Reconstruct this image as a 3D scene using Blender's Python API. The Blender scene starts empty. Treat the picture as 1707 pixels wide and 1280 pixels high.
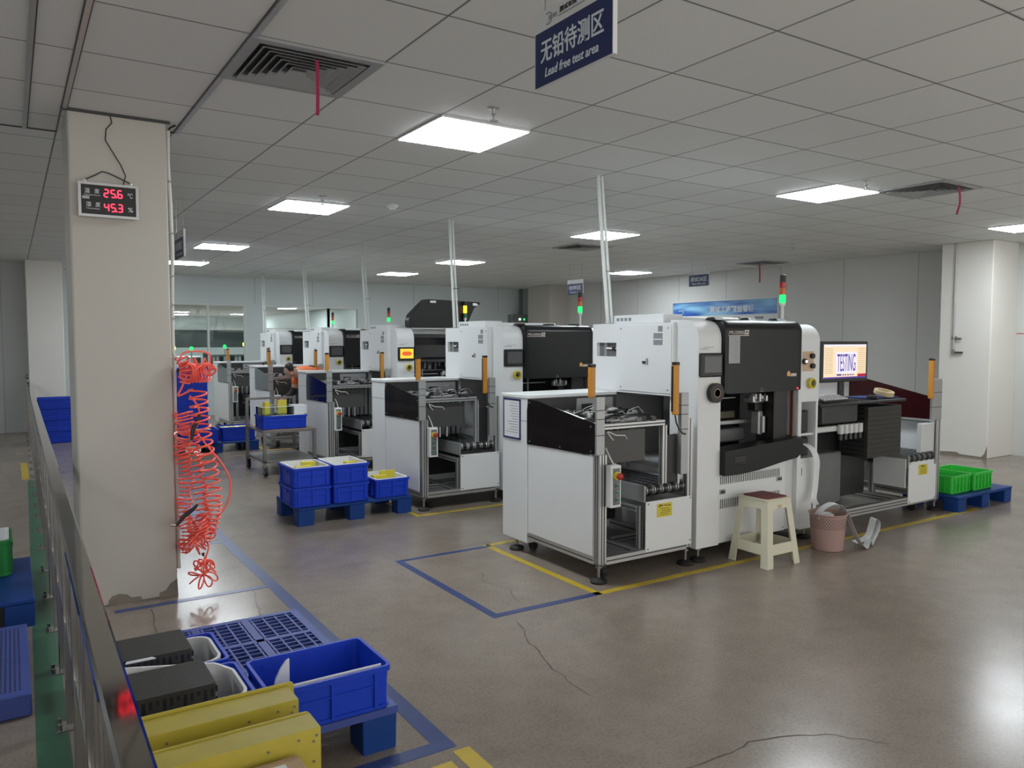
import bpy, bmesh, math, random
from mathutils import Vector, Matrix
random.seed(7)
sc = bpy.context.scene
COL = sc.collection
pi = math.pi

# ---------------------------------------------------------------- camera
CAMH = 1.53
cam = bpy.data.cameras.new('camera')
cam.sensor_width = 36.0
cam.sensor_fit = 'HORIZONTAL'
cam.lens = 1292.12 / 1707.0 * 36.0
cam.clip_start = 0.02
camo = bpy.data.objects.new('camera', cam)
COL.objects.link(camo)
camo.location = (0, 0, CAMH)
camo.rotation_euler = (math.radians(90 - 3.291), 0, math.radians(-32.907))
sc.camera = camo

# ---------------------------------------------------------------- world, exposure
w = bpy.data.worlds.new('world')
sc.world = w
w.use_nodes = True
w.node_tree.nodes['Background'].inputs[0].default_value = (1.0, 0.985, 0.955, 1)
w.node_tree.nodes['Background'].inputs[1].default_value = 0.95  # even fill light, let in through the open rear side
sc.view_settings.view_transform = 'Standard'
sc.view_settings.look = 'None'
sc.view_settings.gamma = 1.0
sc.view_settings.use_curve_mapping = False
sc.view_settings.exposure = 0.8
LAMP = 20.0            # radiance of the ceiling panels
LAMPCOL = (0.89, 0.955, 1.0)
CEIL = 2.79

# ---------------------------------------------------------------- materials
def N(nt, t, **kw):
    n = nt.nodes.new(t)
    for k, v in kw.items():
        setattr(n, k, v)
    return n

def mat(name, col, rough=0.5, metal=0.0, var=0.06, scale=8.0, bump=0.0, bscale=60.0, spec=None, trans=0.0, alpha=1.0, coat=0.0):
    m = bpy.data.materials.new(name)
    m.use_nodes = True
    nt = m.node_tree
    b = nt.nodes['Principled BSDF']
    tc = N(nt, 'ShaderNodeTexCoord')
    nz = N(nt, 'ShaderNodeTexNoise')
    nz.inputs['Scale'].default_value = scale
    nz.inputs['Detail'].default_value = 4
    nt.links.new(tc.outputs['Object'], nz.inputs['Vector'])
    mx = N(nt, 'ShaderNodeMix', data_type='RGBA')
    c = Vector(col[:3])
    mx.inputs['A'].default_value = (*(c * (1 - var)), 1)
    mx.inputs['B'].default_value = (*[min(1, x) for x in c * (1 + var)], 1)
    nt.links.new(nz.outputs['Fac'], mx.inputs['Factor'])
    nt.links.new(mx.outputs['Result'], b.inputs['Base Color'])
    b.inputs['Roughness'].default_value = rough
    b.inputs['Metallic'].default_value = metal
    if spec is not None:
        b.inputs['Specular IOR Level'].default_value = spec
    b.inputs['Transmission Weight'].default_value = trans
    b.inputs['Alpha'].default_value = alpha
    b.inputs['Coat Weight'].default_value = coat
    if bump:
        bz = N(nt, 'ShaderNodeTexNoise')
        bz.inputs['Scale'].default_value = bscale
        nt.links.new(tc.outputs['Object'], bz.inputs['Vector'])
        bp = N(nt, 'ShaderNodeBump')
        bp.inputs['Strength'].default_value = bump
        bp.inputs['Distance'].default_value = 0.01
        nt.links.new(bz.outputs['Fac'], bp.inputs['Height'])
        nt.links.new(bp.outputs['Normal'], b.inputs['Normal'])
    return m

def emit(name, col, strength):
    m = bpy.data.materials.new(name)
    m.use_nodes = True
    nt = m.node_tree
    nt.nodes.remove(nt.nodes['Principled BSDF'])
    e = N(nt, 'ShaderNodeEmission')
    e.inputs[0].default_value = (*col, 1)
    e.inputs[1].default_value = strength
    nt.links.new(e.outputs[0], nt.nodes['Material Output'].inputs[0])
    return m

def glassy(name, tint, gloss, rough=0.03):
    m = bpy.data.materials.new(name)
    m.use_nodes = True
    nt = m.node_tree
    nt.nodes.remove(nt.nodes['Principled BSDF'])
    t = N(nt, 'ShaderNodeBsdfTransparent')
    t.inputs[0].default_value = (*tint, 1)
    g = N(nt, 'ShaderNodeBsdfGlossy')
    g.inputs['Roughness'].default_value = rough
    x = N(nt, 'ShaderNodeMixShader')
    lw = N(nt, 'ShaderNodeFresnel')
    lw.inputs[0].default_value = gloss
    nt.links.new(lw.outputs[0], x.inputs[0])
    nt.links.new(t.outputs[0], x.inputs[1])
    nt.links.new(g.outputs[0], x.inputs[2])
    nt.links.new(x.outputs[0], nt.nodes['Material Output'].inputs[0])
    return m

def math_node(nt, op, a, b=None, c=None):
    n = N(nt, 'ShaderNodeMath', operation=op)
    for i, v in enumerate((a, b, c)):
        if v is None:
            continue
        if isinstance(v, (int, float)):
            n.inputs[i].default_value = v
        else:
            nt.links.new(v, n.inputs[i])
    return n.outputs[0]

def ceiling_mat():
    m = mat('ceiling_tile', (0.735, 0.745, 0.725), 0.55, 0.0, 0.03, 0.8)
    nt = m.node_tree
    b = nt.nodes['Principled BSDF']
    base = b.inputs['Base Color'].links[0].from_socket
    g = N(nt, 'ShaderNodeNewGeometry')
    s = N(nt, 'ShaderNodeSeparateXYZ')
    nt.links.new(g.outputs['Position'], s.inputs[0])
    ds = []
    ids = []
    for ax, off in (('X', 0.276), ('Y', 0.338)):
        u = math_node(nt, 'MULTIPLY_ADD', s.outputs[ax], 1 / 0.6, -off / 0.6 + 40)
        f = math_node(nt, 'FRACT', u)
        ids.append(math_node(nt, 'FLOOR', u))
        d = math_node(nt, 'ABSOLUTE', math_node(nt, 'SUBTRACT', f, 0.5))
        ds.append(d)
    d = math_node(nt, 'MAXIMUM', ds[0], ds[1])
    line = math_node(nt, 'GREATER_THAN', d, 0.5 - 0.0062)
    lip = math_node(nt, 'GREATER_THAN', d, 0.5 - 0.016)
    # each tile a touch lighter or darker
    cmb = N(nt, 'ShaderNodeCombineXYZ')
    nt.links.new(ids[0], cmb.inputs[0]); nt.links.new(ids[1], cmb.inputs[1])
    wn = N(nt, 'ShaderNodeTexWhiteNoise')
    nt.links.new(cmb.outputs[0], wn.inputs['Vector'])
    k = math_node(nt, 'MULTIPLY_ADD', wn.outputs['Value'], 0.06, 0.97)
    sv = N(nt, 'ShaderNodeVectorMath', operation='SCALE')
    nt.links.new(base, sv.inputs[0]); nt.links.new(k, sv.inputs['Scale'])
    # perforation dots
    px = math_node(nt, 'SINE', math_node(nt, 'MULTIPLY', s.outputs['X'], 2 * pi / 0.014))
    py = math_node(nt, 'SINE', math_node(nt, 'MULTIPLY', s.outputs['Y'], 2 * pi / 0.014))
    dot = math_node(nt, 'GREATER_THAN', math_node(nt, 'MULTIPLY', px, py), 0.55)
    m1 = N(nt, 'ShaderNodeMix', data_type='RGBA')
    nt.links.new(math_node(nt, 'MULTIPLY', dot, 0.25), m1.inputs['Factor'])
    nt.links.new(sv.outputs[0], m1.inputs['A'])
    m1.inputs['B'].default_value = (0.2, 0.2, 0.2, 1)
    m3 = N(nt, 'ShaderNodeMix', data_type='RGBA')
    nt.links.new(math_node(nt, 'MULTIPLY', lip, 0.35), m3.inputs['Factor'])
    nt.links.new(m1.outputs['Result'], m3.inputs['A'])
    m3.inputs['B'].default_value = (0.4, 0.4, 0.4, 1)
    m2 = N(nt, 'ShaderNodeMix', data_type='RGBA')
    nt.links.new(line, m2.inputs['Factor'])
    nt.links.new(m3.outputs['Result'], m2.inputs['A'])
    m2.inputs['B'].default_value = (0.10, 0.10, 0.10, 1)
    nt.links.new(m2.outputs['Result'], b.inputs['Base Color'])
    bp = N(nt, 'ShaderNodeBump')
    bp.inputs['Strength'].default_value = 0.5
    bp.inputs['Distance'].default_value = 0.01
    nt.links.new(math_node(nt, 'SUBTRACT', 1.0, math_node(nt, 'MULTIPLY', lip, 0.5)), bp.inputs['Height'])
    nt.links.new(bp.outputs['Normal'], b.inputs['Normal'])
    return m

def floor_mat():
    m = mat('polished_concrete', (0.27, 0.245, 0.215), 0.2)
    nt = m.node_tree
    b = nt.nodes['Principled BSDF']
    tc = nt.nodes['Texture Coordinate']
    def noise(scale, detail, rough=0.6):
        n = N(nt, 'ShaderNodeTexNoise')
        n.inputs['Scale'].default_value = scale
        n.inputs['Detail'].default_value = detail
        n.inputs['Roughness'].default_value = rough
        nt.links.new(tc.outputs['Object'], n.inputs['Vector'])
        return n.outputs['Fac']
    big, mid, fine = noise(0.7, 5), noise(5, 8, 0.7), noise(75, 2, 0.6)
    r = N(nt, 'ShaderNodeValToRGB')
    r.color_ramp.elements[0].position = 0.3
    r.color_ramp.elements[0].color = (0.205, 0.168, 0.138, 1)
    r.color_ramp.elements[1].position = 0.72
    r.color_ramp.elements[1].color = (0.310, 0.262, 0.218, 1)
    v = math_node(nt, 'ADD', math_node(nt, 'MULTIPLY', big, 0.5), math_node(nt, 'MULTIPLY', mid, 0.5))
    nt.links.new(v, r.inputs[0])
    mx = N(nt, 'ShaderNodeMix', data_type='RGBA', blend_type='MULTIPLY')
    sp = N(nt, 'ShaderNodeValToRGB')
    sp.color_ramp.elements[0].position = 0.30
    sp.color_ramp.elements[0].color = (0.72, 0.71, 0.69, 1)
    sp.color_ramp.elements[1].position = 0.56
    sp.color_ramp.elements[1].color = (1, 1, 1, 1)
    nt.links.new(fine, sp.inputs[0])
    mx.inputs['Factor'].default_value = 0.7
    nt.links.new(r.outputs[0], mx.inputs['A']); nt.links.new(sp.outputs[0], mx.inputs['B'])
    nt.links.new(mx.outputs['Result'], b.inputs['Base Color'])
    nt.links.new(math_node(nt, 'MULTIPLY_ADD', mid, 0.07, 0.185), b.inputs['Roughness'])
    b.inputs['Specular IOR Level'].default_value = 0.5
    bp = N(nt, 'ShaderNodeBump')
    bp.inputs['Strength'].default_value = 0.06
    bp.inputs['Distance'].default_value = 0.02
    nt.links.new(noise(2.5, 3), bp.inputs['Height'])
    nt.links.new(bp.outputs['Normal'], b.inputs['Normal'])
    return m

def board_mat():
    """printed sky-blue banner: soft bands that belong to the print"""
    m = mat('banner_print', (0.1, 0.3, 0.7), 0.35)
    nt = m.node_tree
    b = nt.nodes['Principled BSDF']
    tc = nt.nodes['Texture Coordinate']
    wv = N(nt, 'ShaderNodeTexNoise')
    wv.inputs['Scale'].default_value = 1.6
    wv.inputs['Detail'].default_value = 1
    mp = N(nt, 'ShaderNodeMapping')
    mp.inputs['Scale'].default_value = (1, 0.8, 5)
    nt.links.new(tc.outputs['Object'], mp.inputs[0]); nt.links.new(mp.outputs[0], wv.inputs['Vector'])
    r = N(nt, 'ShaderNodeValToRGB')
    r.color_ramp.elements[0].position = 0.35
    r.color_ramp.elements[0].color = (0.02, 0.10, 0.45, 1)
    r.color_ramp.elements[1].position = 0.68
    r.color_ramp.elements[1].color = (0.30, 0.62, 0.85, 1)
    nt.links.new(wv.outputs['Fac'], r.inputs[0])
    nt.links.new(r.outputs[0], b.inputs['Base Color'])
    return m

M = {}
M['white'] = mat('white_paint', (0.74, 0.76, 0.765), 0.38, var=0.02)
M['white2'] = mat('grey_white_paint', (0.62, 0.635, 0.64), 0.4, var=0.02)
M['dark'] = mat('charcoal_hood_paint', (0.014, 0.0155, 0.016), 0.3, var=0.1, spec=0.25)
M['black'] = mat('black_plastic', (0.012, 0.012, 0.013), 0.4, var=0.15)
M['rubber'] = mat('black_rubber', (0.015, 0.015, 0.015), 0.7, var=0.2)
M['acrylic'] = mat('black_acrylic', (0.008, 0.006, 0.007), 0.08, var=0.1, spec=0.25)
M['acrylic_red'] = mat('maroon_acrylic', (0.030, 0.006, 0.007), 0.1, var=0.1, spec=0.25)
M['acrylic_navy'] = mat('navy_acrylic', (0.006, 0.006, 0.022), 0.08, var=0.1, spec=0.25)
M['smoke'] = glassy('smoked_acrylic', (0.32, 0.34, 0.34), 1.35)
M['clear'] = glassy('clear_glass', (0.90, 0.94, 0.92), 1.4)
M['alu'] = mat('anodised_aluminium', (0.52, 0.525, 0.52), 0.36, 0.75, 0.05)
M['alu2'] = mat('dull_aluminium', (0.40, 0.41, 0.41), 0.45, 0.6, 0.05)
M['steelpolish'] = mat('polished_steel', (0.27, 0.262, 0.25), 0.06, 1.0, 0.05)
M['steel'] = mat('brushed_steel', (0.40, 0.39, 0.38), 0.22, 1.0, 0.05)
M['zinc'] = mat('dull_cart_steel', (0.26, 0.25, 0.235), 0.4, 0.7, 0.1)
M['darkmetal'] = mat('dark_metal', (0.06, 0.062, 0.062), 0.4, 0.5, 0.2)
M['inner'] = mat('grey_inner_panel', (0.16, 0.165, 0.165), 0.45, 0.2, 0.15)
M['groove'] = mat('groove_black', (0.05, 0.05, 0.05), 0.6)
M['orange'] = mat('orange_guard_paint', (0.58, 0.25, 0.03), 0.33, var=0.05)
M['yellow'] = mat('yellow_plastic', (0.66, 0.56, 0.05), 0.4)
M['red'] = mat('red_button', (0.42, 0.02, 0.02), 0.35)
M['green'] = mat('green_button', (0.02, 0.20, 0.13), 0.3)
M['blue'] = mat('blue_crate_plastic', (0.008, 0.046, 0.50), 0.42, var=0.1, scale=4, spec=0.3)
M['bluepal'] = mat('blue_pallet_plastic', (0.008, 0.045, 0.21), 0.5, var=0.15, scale=4, spec=0.25)
M['blueplate'] = mat('faded_blue_plastic', (0.045, 0.075, 0.30), 0.5, var=0.12, scale=5)
M['greencrate'] = mat('green_crate_plastic', (0.03, 0.50, 0.05), 0.4, var=0.08)
M['greendark'] = mat('dark_green_crate_plastic', (0.012, 0.24, 0.045), 0.4, var=0.08)
M['foam'] = mat('white_foam', (0.75, 0.76, 0.77), 0.75, var=0.03, bump=0.2)
M['tray'] = mat('dark_tray_plastic', (0.034, 0.034, 0.031), 0.6, var=0.2)
M['yellowbox'] = mat('yellow_fibreglass', (0.44, 0.36, 0.045), 0.5, var=0.12, scale=20)
M['cardboard'] = mat('cardboard', (0.46, 0.32, 0.19), 0.8, var=0.06)
M['paper'] = mat('white_paper', (0.72, 0.73, 0.74), 0.8, var=0.02)
M['shadedpaper'] = mat('shaded_paper_sheet', (0.40, 0.41, 0.41), 0.8, var=0.05)  # white paper greyed, its shade put into the colour
M['seam'] = mat('panel_seam_grey', (0.30, 0.31, 0.30), 0.6)
M['shield'] = mat('dark_grey_shield', (0.062, 0.062, 0.060), 0.4, var=0.1)
M['belt'] = mat('glossy_black_belt', (0.014, 0.014, 0.015), 0.2)
M['rust'] = mat('dark_rust_bar', (0.16, 0.055, 0.04), 0.4)
M['olive'] = mat('dull_olive_metal', (0.10, 0.095, 0.06), 0.5, 0.3, 0.2)
M['ink'] = mat('grey_print', (0.25, 0.26, 0.28), 0.8)
M['blackink'] = mat('black_print', (0.03, 0.03, 0.03), 0.7)
M['stool'] = mat('cream_plastic', (0.66, 0.64, 0.50), 0.42, var=0.05)
M['stoolpad'] = mat('dark_red_pad', (0.16, 0.022, 0.026), 0.55, var=0.1)
M['binpink'] = mat('dusty_pink_plastic', (0.40, 0.26, 0.235), 0.5)
M['wall'] = mat('grey_wall_panel', (0.52, 0.535, 0.53), 0.5, var=0.02, scale=0.6)
M['wallwarm'] = mat('grey_wall_panel_warm', (0.60, 0.605, 0.585), 0.5, var=0.02, scale=0.6)
M['wallblue'] = mat('blue_grey_wall_panel', (0.64, 0.71, 0.71), 0.4, var=0.02, scale=0.6)
M['plaster'] = mat('pillar_paint', (0.50, 0.475, 0.425), 0.6, var=0.05, scale=1.5, bump=0.05, bscale=20)
M['plasterlight'] = mat('pale_pillar_paint', (0.74, 0.72, 0.67), 0.6, var=0.04, scale=1.5, bump=0.05, bscale=20)
M['cement'] = mat('bare_cement', (0.22, 0.19, 0.16), 0.9, var=0.25, scale=20)
M['framewhite'] = mat('white_window_frame', (0.70, 0.73, 0.72), 0.4)
M['signblue'] = mat('navy_sign_print', (0.006, 0.017, 0.095), 0.35, var=0.1)
M['signwhite'] = mat('white_sign_board', (0.62, 0.63, 0.63), 0.4)
M['letter'] = mat('pale_lettering', (0.62, 0.66, 0.70), 0.5)
M['hose'] = mat('coral_red_hose', (1.0, 0.145, 0.105), 0.3, var=0.05)
M['ribbon'] = mat('crimson_ribbon', (0.38, 0.03, 0.09), 0.6)
M['cablewhite'] = mat('white_cable', (0.60, 0.59, 0.55), 0.5)
M['tapeblue'] = mat('blue_floor_tape', (0.035, 0.06, 0.19), 0.3, var=0.25, scale=9)
M['tapeyellow'] = mat('yellow_floor_tape', (0.52, 0.38, 0.035), 0.3, var=0.25, scale=9)
M['tapegreen'] = mat('green_floor_paint', (0.035, 0.13, 0.075), 0.3, var=0.2, scale=9)
M['crack'] = mat('floor_crack_dirt', (0.06, 0.05, 0.045), 0.8)
M['skin'] = mat('skin', (0.50, 0.30, 0.21), 0.55)
M['hair'] = mat('dark_hair', (0.009, 0.007, 0.006), 0.6, var=0.3, scale=60)
M['vest'] = mat('orange_uniform', (0.85, 0.20, 0.06), 0.7, var=0.06)
M['trousers'] = mat('dark_trousers', (0.018, 0.018, 0.022), 0.8)
M['shoe'] = mat('dark_shoe', (0.02, 0.02, 0.03), 0.5)
M['masking'] = mat('masking_tape', (0.55, 0.44, 0.27), 0.6)
M['ebox'] = mat('grey_metal_box', (0.20, 0.23, 0.22), 0.4)
M['conduit'] = mat('white_duct', (0.66, 0.70, 0.68), 0.35)
M['lamp'] = emit('lamp_diffuser', LAMPCOL, LAMP)
M['lampfill'] = emit('fill_lamp_diffuser', LAMPCOL, LAMP * 3)  # strength raised to brighten the room behind the glass
M['ledred'] = emit('led_red', (1.0, 0.025, 0.05), 3.0)
M['ledgreen'] = emit('led_green', (0.02, 1.0, 0.14), 1.3)
M['ledamber'] = emit('led_amber', (1.0, 0.50, 0.03), 1.6)
M['lensgreen'] = mat('green_lens', (0.02, 0.14, 0.05), 0.15)
M['ledyellow'] = emit('led_yellow', (0.9, 1.0, 0.1), 1.6)
M['ledwhite'] = emit('led_white', (1, 1, 0.95), 4.0)
M['lensred'] = mat('red_lens', (0.45, 0.03, 0.03), 0.15)
M['lensamber'] = mat('amber_lens', (0.62, 0.14, 0.03), 0.15)
M['screencream'] = emit('screen_cream', (1.0, 0.80, 0.55), 0.58)
M['screenwhite'] = emit('screen_pale', (0.90, 0.86, 1.0), 0.60)
M['screenpurple'] = emit('screen_purple', (0.16, 0.09, 0.42), 0.5)
M['screenred'] = emit('screen_red', (0.55, 0.03, 0.06), 0.5)
M['screenyellow'] = emit('screen_yellow', (1.0, 0.72, 0.08), 0.6)
M['screenorange'] = emit('screen_orange', (0.95, 0.16, 0.05), 0.55)
M['screenoff'] = mat('unlit_screen', (0.09, 0.093, 0.095), 0.25)
M['camglow'] = mat('warm_panel', (0.60, 0.42, 0.28), 0.5)
M['logo'] = mat('pale_logo', (0.80, 0.72, 0.66), 0.4)
M['logoorange'] = mat('orange_logo', (0.80, 0.42, 0.10), 0.4)
M['ceiling'] = ceiling_mat()
M['floor'] = floor_mat()
M['banner'] = board_mat()
M['pcb'] = mat('green_circuit_board', (0.02, 0.09, 0.06), 0.4, var=0.3, scale=40)
M['matblue'] = mat('blue_mat', (0.015, 0.03, 0.16), 0.5)

# ---------------------------------------------------------------- mesh building
def weigh_normals(me):
    """shading normals weighted by face size, so large flat faces stay flat beside small rounded ones"""
    if len(me.polygons) > 1200:
        return
    by = {}
    fn = [(p.normal.copy(), p.area) for p in me.polygons]
    for p in me.polygons:
        for v in p.vertices:
            by.setdefault(v, []).append(p.index)
    out = [None] * len(me.loops)
    lim = math.cos(math.radians(38))
    for p in me.polygons:
        n0 = fn[p.index][0]
        for li, v in zip(p.loop_indices, p.vertices):
            acc = Vector((0, 0, 0))
            for q in by[v]:
                if fn[q][0].dot(n0) >= lim:
                    acc += fn[q][0] * fn[q][1]
            out[li] = acc.normalized() if acc.length > 1e-12 else n0
    me.normals_split_custom_set(out)

class MB:
    def __init__(s):
        s.v = []; s.f = []; s.mi = []; s.mats = []
    def _m(s, m):
        m = m or 'DEFAULT'
        if m not in s.mats:
            s.mats.append(m)
        return s.mats.index(m)
    def add(s, vs, fs, m=None):
        o = len(s.v)
        s.v += [tuple(v) for v in vs]
        s.f += [[i + o for i in f] for f in fs]
        s.mi += [s._m(m)] * len(fs)
        return s
    def box(s, x0, x1, y0, y1, z0, z1, m=None, c=0.0):
        if x0 > x1: x0, x1 = x1, x0
        if y0 > y1: y0, y1 = y1, y0
        if z0 > z1: z0, z1 = z1, z0
        c = min(c, (x1 - x0) * 0.45, (y1 - y0) * 0.45, (z1 - z0) * 0.45)
        if c <= 0:
            vs = [(x, y, z) for x in (x0, x1) for y in (y0, y1) for z in (z0, z1)]
            return s.add(vs, [(0, 1, 3, 2), (4, 6, 7, 5), (0, 4, 5, 1), (2, 3, 7, 6), (0, 2, 6, 4), (1, 5, 7, 3)], m)
        bm = bmesh.new()
        bmesh.ops.create_cube(bm, size=1)
        for v in bm.verts:
            v.co = Vector(((x0 + x1) / 2 + v.co.x * (x1 - x0), (y0 + y1) / 2 + v.co.y * (y1 - y0), (z0 + z1) / 2 + v.co.z * (z1 - z0)))
        bmesh.ops.bevel(bm, geom=list(bm.edges), offset=c, segments=1, affect='EDGES', profile=0.5)
        s.bm(bm, m)
        return s
    def bm(s, bm, m=None):
        bm.verts.index_update()
        s.add([v.co[:] for v in bm.verts], [[v.index for v in f.verts] for f in bm.faces], m)
        bm.free()
    def prism(s, poly, ax, a0, a1, m=None):
        n = len(poly)
        def P(u, v, a):
            return {'x': (a, u, v), 'y': (u, a, v), 'z': (u, v, a)}[ax]
        vs = [P(u, v, a0) for u, v in poly] + [P(u, v, a1) for u, v in poly]
        fs = [list(range(n)), list(range(2 * n - 1, n - 1, -1))] + [[i, i + n, (i + 1) % n + n, (i + 1) % n] for i in range(n)]
        return s.add(vs, fs, m)
    def ring(s, outer, inner, ax, a0, a1, m=None):
        """extruded frame between two equal-length outlines"""
        n = len(outer)
        def P(u, v, a):
            return {'x': (a, u, v), 'y': (u, a, v), 'z': (u, v, a)}[ax]
        vs = [P(u, v, a) for a in (a0, a1) for pl in (outer, inner) for u, v in pl]
        fs = []
        for i in range(n):
            j = (i + 1) % n
            fs += [[i, j, n + j, n + i], [2 * n + i, 3 * n + i, 3 * n + j, 2 * n + j],
                   [i, 2 * n + i, 2 * n + j, j], [n + i, n + j, 3 * n + j, 3 * n + i]]
        return s.add(vs, fs, m)
    def cyl(s, p0, p1, r0, r1=None, n=16, m=None, caps=True):
        r1 = r0 if r1 is None else r1
        p0, p1 = Vector(p0), Vector(p1)
        d = (p1 - p0).normalized()
        a = d.orthogonal().normalized(); b = d.cross(a)
        vs = []
        for p, r in ((p0, r0), (p1, r1)):
            for i in range(n):
                t = 2 * pi * i / n
                vs.append(p + a * (r * math.cos(t)) + b * (r * math.sin(t)))
        fs = [[i, (i + 1) % n, (i + 1) % n + n, i + n] for i in range(n)]
        if caps:
            fs += [list(range(n - 1, -1, -1)), list(range(n, 2 * n))]
        return s.add(vs, fs, m)
    def tube(s, pts, r, n=8, m=None, closed=False):
        pts = [Vector(p) for p in pts]
        k = len(pts)
        vs = []; a = None
        for i, p in enumerate(pts):
            if closed:
                t = pts[(i + 1) % k] - pts[i - 1]
            else:
                t = pts[min(i + 1, k - 1)] - pts[max(i - 1, 0)]
            t = t.normalized() if t.length > 1e-9 else Vector((0, 0, 1))
            if a is None:
                a = t.orthogonal().normalized()
            else:
                a = (a - t * a.dot(t))
                a = a.normalized() if a.length > 1e-6 else t.orthogonal().normalized()
            b = t.cross(a)
            rr = r[i] if isinstance(r, (list, tuple)) else r
            for j in range(n):
                q = 2 * pi * j / n
                vs.append(p + a * (rr * math.cos(q)) + b * (rr * math.sin(q)))
        fs = []
        for i in range(k if closed else k - 1):
            for j in range(n):
                i2 = (i + 1) % k
                fs.append([i * n + j, i * n + (j + 1) % n, i2 * n + (j + 1) % n, i2 * n + j])
        if not closed:
            fs += [list(range(n - 1, -1, -1)), list(range((k - 1) * n, k * n))]
        return s.add(vs, fs, m)
    def lathe(s, prof, c=(0, 0, 0), n=24, m=None, axis='z'):
        vs = []
        for r, h in prof:
            for i in range(n):
                t = 2 * pi * i / n
                u, v = r * math.cos(t), r * math.sin(t)
                q = {'z': (u, v, h), 'y': (u, h, v), 'x': (h, u, v)}[axis]
                vs.append((c[0] + q[0], c[1] + q[1], c[2] + q[2]))
        fs = []
        for k in range(len(prof) - 1):
            for i in range(n):
                fs.append([k * n + i, k * n + (i + 1) % n, (k + 1) * n + (i + 1) % n, (k + 1) * n + i])
        if prof[0][0] > 1e-6:
            fs.append(list(range(n - 1, -1, -1)))
        if prof[-1][0] > 1e-6:
            fs.append(list(range((len(prof) - 1) * n, len(prof) * n)))
        return s.add(vs, fs, m)
    def xf(s, mtx, start=0):
        for i in range(start, len(s.v)):
            s.v[i] = tuple(mtx @ Vector(s.v[i]))
        return s
    def build(s, name, m, parent=None, loc=None, smooth=True):
        me = bpy.data.meshes.new(name)
        me.from_pydata(s.v, [], s.f)
        for k in (s.mats or ['DEFAULT']):
            me.materials.append(M[m] if k == 'DEFAULT' else M[k])
        me.polygons.foreach_set('material_index', s.mi)
        bm = bmesh.new(); bm.from_mesh(me)
        bmesh.ops.recalc_face_normals(bm, faces=bm.faces)
        bm.to_mesh(me); bm.free()
        if smooth:
            me.shade_smooth()
            me.set_sharp_from_angle(angle=math.radians(38))
            weigh_normals(me)
        o = bpy.data.objects.new(name, me)
        COL.objects.link(o)
        if parent:
            o.parent = parent
        if loc:
            o.location = loc
        return o

def rrect(x0, x1, y0, y1, r, n=4):
    pts = []
    for cx, cy, a in ((x1 - r, y1 - r, 0), (x0 + r, y1 - r, 90), (x0 + r, y0 + r, 180), (x1 - r, y0 + r, 270)):
        for i in range(n + 1):
            t = math.radians(a + 90 * i / n)
            pts.append((cx + r * math.cos(t), cy + r * math.sin(t)))
    return pts

def tag(o, label=None, cat=None, group=None, kind=None):
    if label: o['label'] = label
    if cat: o['category'] = cat
    if group: o['group'] = group
    if kind: o['kind'] = kind
    return o

def thing(name, label, cat, loc=(0, 0, 0), rz=0.0, group=None):
    o = bpy.data.objects.new(name, None)
    o.empty_display_size = 0.1
    COL.objects.link(o)
    o.location = loc
    o.rotation_euler = (0, 0, rz)
    return tag(o, label, cat, group)

def struct(name, mb, m):
    return tag(mb.build(name, m), kind='structure')

def copy_tree(o, parent=None, skip=()):
    c = o.copy()
    COL.objects.link(c)
    c.parent = parent
    for ch in list(o.children):
        if ch.name.split('.')[0] in skip:
            continue
        copy_tree(ch, c, skip)
    return c

def dup(o, loc, label, group=None, rz=None, skip=()):
    c = copy_tree(o, None, skip)
    c.location = loc
    if rz is not None:
        c.rotation_euler = (0, 0, rz)
    c['label'] = label
    if group: c['group'] = group
    return c

def text(name, s, m, parent, origin, right, up, w=None, h=None, depth=0.0012, shear=0.0, align='CENTER', bold=0.0):
    """raised lettering: origin is the centre (or the start) of the line; fitted to width w and / or height h"""
    cu = bpy.data.curves.new(name, 'FONT')
    cu.body = s
    cu.size = 1.0
    cu.shear = shear
    cu.resolution_u = 3
    cu.offset = bold
    cu.extrude = 0.01
    tmp = bpy.data.objects.new(name + '_tmp', cu)
    COL.objects.link(tmp)
    dg = bpy.context.evaluated_depsgraph_get()
    me = bpy.data.meshes.new_from_object(tmp.evaluated_get(dg))
    bpy.data.objects.remove(tmp)
    bpy.data.curves.remove(cu)
    xs = [v.co.x for v in me.vertices]; ys = [v.co.y for v in me.vertices]
    if not xs:
        return None
    x0, x1, y0, y1 = min(xs), max(xs), min(ys), max(ys)
    sx = w / (x1 - x0) if w else None
    sy = h / (y1 - y0) if h else None
    sx = sx or sy; sy = sy or sx
    R_, U_ = Vector(right).normalized(), Vector(up).normalized()
    Nn = R_.cross(U_)
    og = Vector(origin)
    ax = (x0 + x1) / 2 if align == 'CENTER' else x0
    ay = (y0 + y1) / 2
    for v in me.vertices:
        p = og + R_ * ((v.co.x - ax) * sx) + U_ * ((v.co.y - ay) * sy) + Nn * (depth if v.co.z > 0 else 0.0)
        v.co = p
    me.materials.clear()
    me.materials.append(M[m])
    me.name = name
    o = bpy.data.objects.new(name, me)
    COL.objects.link(o)
    o.parent = parent
    return o
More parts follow.
